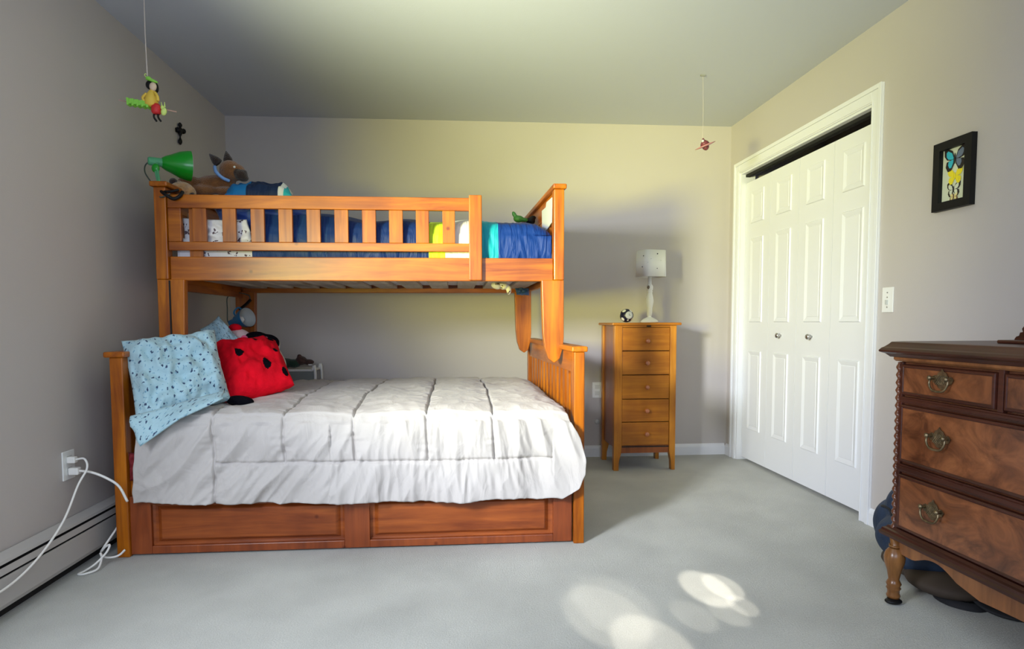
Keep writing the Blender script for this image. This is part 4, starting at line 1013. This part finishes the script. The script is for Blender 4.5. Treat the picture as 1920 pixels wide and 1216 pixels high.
# spiral columns at the front corners
for y in (DYL-.004, DYR+.004):
    b = NB(); n_ = 150; seg = 12; rings = []
    for i in range(n_+1):
        z = .265+(.860-.265)*i/n_; r0 = .010
        rings.append([b.verts.new((FX+.006+(r0+.0028*math.sin(2*math.pi*k/seg*1+z*230))*math.cos(2*math.pi*k/seg), y+(r0+.0028*math.sin(2*math.pi*k/seg+z*230))*math.sin(2*math.pi*k/seg), z)) for k in range(seg)])
    for p, q in zip(rings, rings[1:]):
        for k in range(seg): b.faces.new([p[k], p[(k+1) % seg], q[(k+1) % seg], q[k]])
    link('corner_column', b, M['dr_z'], ds, smooth=True, label='rope-turned corner column')
def pull(parent, y, z, s=1.0):
    """brass bail pull with pierced back plate"""
    b = NB(); x = FX-.010
    prism(b, [(y+p[0]*s, z+p[1]*s) for p in ((-.040, .006), (-.030, .014), (-.020, .010), (-.014, .022), (-.005, .026), (0, .034), (.005, .026), (.014, .022), (.020, .010), (.030, .014), (.040, .006), (.034, -.006), (.022, -.010), (.012, -.020), (0, -.026), (-.012, -.020), (-.022, -.010), (-.034, -.006))], 'x', x-.0025, x)
    for k in range(-2, 3):
        tube(b, [(x-.0035, y+(k*.006-.010)*s, z-.012*s), (x-.0035, y+(k*.006+.010)*s, z+.014*s)], .0014*s, seg=5, smooth=False)
        tube(b, [(x-.0035, y+(k*.006+.010)*s, z-.012*s), (x-.0035, y+(k*.006-.010)*s, z+.014*s)], .0014*s, seg=5, smooth=False)
    p = link('pull_plate', b, M['brass'], parent)
    b = NB()
    for sg in (-1, 1):
        lathe(b, [(.006, 0), (.0045, .008), (.0075, .013), (.0078, .018), (.002, .022)], (x-.002, y+sg*.030*s, z+.006*s), (-1, 0, 0), 14)
    tube(b, [(x-.012, y-.031*s, z+.004*s), (x-.015, y-.033*s, z-.010*s), (x-.017, y-.022*s, z-.026*s), (x-.018, y, z-.030*s), (x-.017, y+.022*s, z-.026*s), (x-.015, y+.033*s, z-.010*s), (x-.012, y+.031*s, z+.004*s)], .0032*s, seg=8)
    link('pull_bail', b, M['brass'], p, smooth=True)
def drawer(y1, y0, z0, z1, pulls, bev=.006):
    b = NB(); rings = []
    for ins, x in ((0, FX+.004), (.002, FX-.006), (.004, FX-.008), (.009, FX-.0085), (.011, FX-.0065), (.013, FX-.0065)):
        rings.append([b.verts.new(p) for p in ((x, y0+ins, z0+ins), (x, y1-ins, z0+ins), (x, y1-ins, z1-ins), (x, y0+ins, z1-ins))])
    for p, q in zip(rings, rings[1:]):
        for i in range(4): b.faces.new([p[i], p[(i+1) % 4], q[(i+1) % 4], q[i]])
    b.faces.new(rings[-1]); b.faces.new(rings[0][::-1]); bmesh.ops.recalc_face_normals(b, faces=b.faces)
    mi = len(b.faces)
    for f in b.faces:
        c = f.calc_center_median()
        if not (abs(f.normal.x) > .9 and f.calc_area() > (y1-y0)*(z1-z0)*.7): f.material_index = 1
    d = link('drawer', b, None, ds, mats=[M['burl'], M['dr_y']])
    for y in pulls: pull(d, y, (z0+z1)/2+.012, 1.15)
drawer(2.067, 1.682, .748, .856, [1.877])
drawer(1.654, 1.280, .748, .856, [1.467])
drawer(1.250, .875, .748, .856, [1.063])
drawer(2.067, .875, .512, .715, [1.880, 1.063])
drawer(2.067, .875, .275, .470, [1.895, 1.063])
link('base_moulding', moulding([(FX+.012, .272), (FX-.002, .270), (FX-.008, .262), (FX-.016, .258), (FX-.018, .250), (FX-.024, .244), (FX-.022, .234), (FX-.010, .230), (FX+.012, .230)], DYL+.004, DYR-.004, 1.0), M['dr_y'], ds)
# scalloped apron
ap = [(DYL-.01, .230)]; n_ = 80
for i in range(n_+1):
    y = DYL-.03-(DYL-DYR-.06)*i/n_; u = abs((y-(DYL+DYR)/2)/((DYL-DYR)/2-.03))   # 1 at ends, 0 centre
    d = .058
    if u > .86: d = .045+.0*u
    elif u > .55: d = .045-.026*math.sin((u-.55)/.31*math.pi*.5+0)*0-.030*math.sin((.86-u)/.31*math.pi)
    elif u > .40: d = .045+.018*((.55-u)/.15)
    else: d = .063-.010*math.cos(u/.40*math.pi*.5)
    ap.append((y, .230-d))
ap.append((DYR+.01, .230))
link('apron', prism(NB(), ap, 'x', FX-.002, FX+.014), M['apron'], ds, label='scalloped lighter brown apron')
link('apron_side', bx(FX+.03, BX-.02, DYL-.022, DYL-.008, .19, .232), M['apron'], ds)
def dleg(x, y, foot=True):
    prof = [(.021, .0), (.024, .010), (.020, .018), (.021, .030), (.025, .036), (.021, .042), (.026, .052), (.022, .060), (.018, .068), (.024, .100), (.034, .130), (.036, .148), (.030, .168), (.018, .182), (.015, .188), (.020, .194), (.020, .200), (.014, .206), (.018, .232)]
    l = link('turned_leg', lathe(NB(), [(r*.95, h+.018 if h < .2 else h) for r, h in prof], (x, y, 0), (0, 0, 1), 26), M['leg_w'], ds, smooth=True)
    b = NB(); ball(b, (x-.006, y-.010, .010), (.030, .022, .010)); ball(b, (x, y, .018), (.020, .020, .014)); link('leg_foot', b, M['dogb'] if 0 else M['black'], l, smooth=True, label='dark claw foot')
dleg(FX-.006, 2.070); dleg(FX+.018, DYR+.045); dleg(BX-.05, 2.052); dleg(BX-.05, DYR+.045)
# item on the dresser
mb = root('mirror_base', 'dark carved wooden base on top of the dresser at the frame edge', 'mirror stand', (1.80, 1.8, .934))
stp = NB(); box(stp, 1.70, 1.86, 1.45, 1.852, .934, .945); link('base_board', stp, M['dr_y'], mb, bevel=.004)
link('base_scroll', prism(NB(), [(1.852, .945), (1.845, .955), (1.835, .958), (1.832, .968), (1.822, .970), (1.826, .980), (1.815, .992), (1.79, .998), (1.76, 1.01), (1.45, 1.02), (1.45, .945)], 'x', 1.76, 1.79), M['dr_y'], mb)

# ------------------------------------------------------------------ bag behind the dresser
bg = root('backpack', 'blue grey nylon backpack slumped on the floor behind the dresser', 'backpack', (1.86, 2.22, 0))
blob('bag_body', [((1.90, 2.50, .13), (.10, .13, .12)), ((1.90, 2.44, .21), (.10, .11, .12)), ((1.93, 2.36, .29), (.07, .09, .07)), ((1.84, 2.36, .12), (.13, .14, .10)), ((1.80, 2.24, .10), (.12, .14, .08))], M['denim'], bg, voxel=.010)
blob('bag_bottom', [((1.82, 2.28, .048), (.13, .16, .045)), ((1.79, 2.12, .046), (.13, .14, .043))], mat('bag_brown', (.05, .034, .024), .8), bg, label='dark brown bag bottom')
link('bag_seam', tube(NB(), [(1.84, 2.55, .20), (1.815, 2.50, .215), (1.80, 2.44, .215), (1.77, 2.38, .18)], .006), M['strap'], bg, smooth=True)
link('shoulder_strap', tube(NB(), [(1.79, 2.10, .05), (1.74, 2.10, .014), (1.735, 2.03, .009), (1.79, 1.98, .009), (1.86, 2.01, .010), (1.87, 2.10, .03)], .018, flat=.4), M['strap'], bg, smooth=True, label='black webbing strap on the carpet')
link('shoulder_strap', tube(NB(), [(1.82, 2.10, .06), (1.81, 1.97, .02), (1.86, 1.90, .012), (1.93, 1.93, .010), (1.95, 2.08, .03)], .020, flat=.4), M['strap'], bg, smooth=True, label='black webbing strap on the carpet')
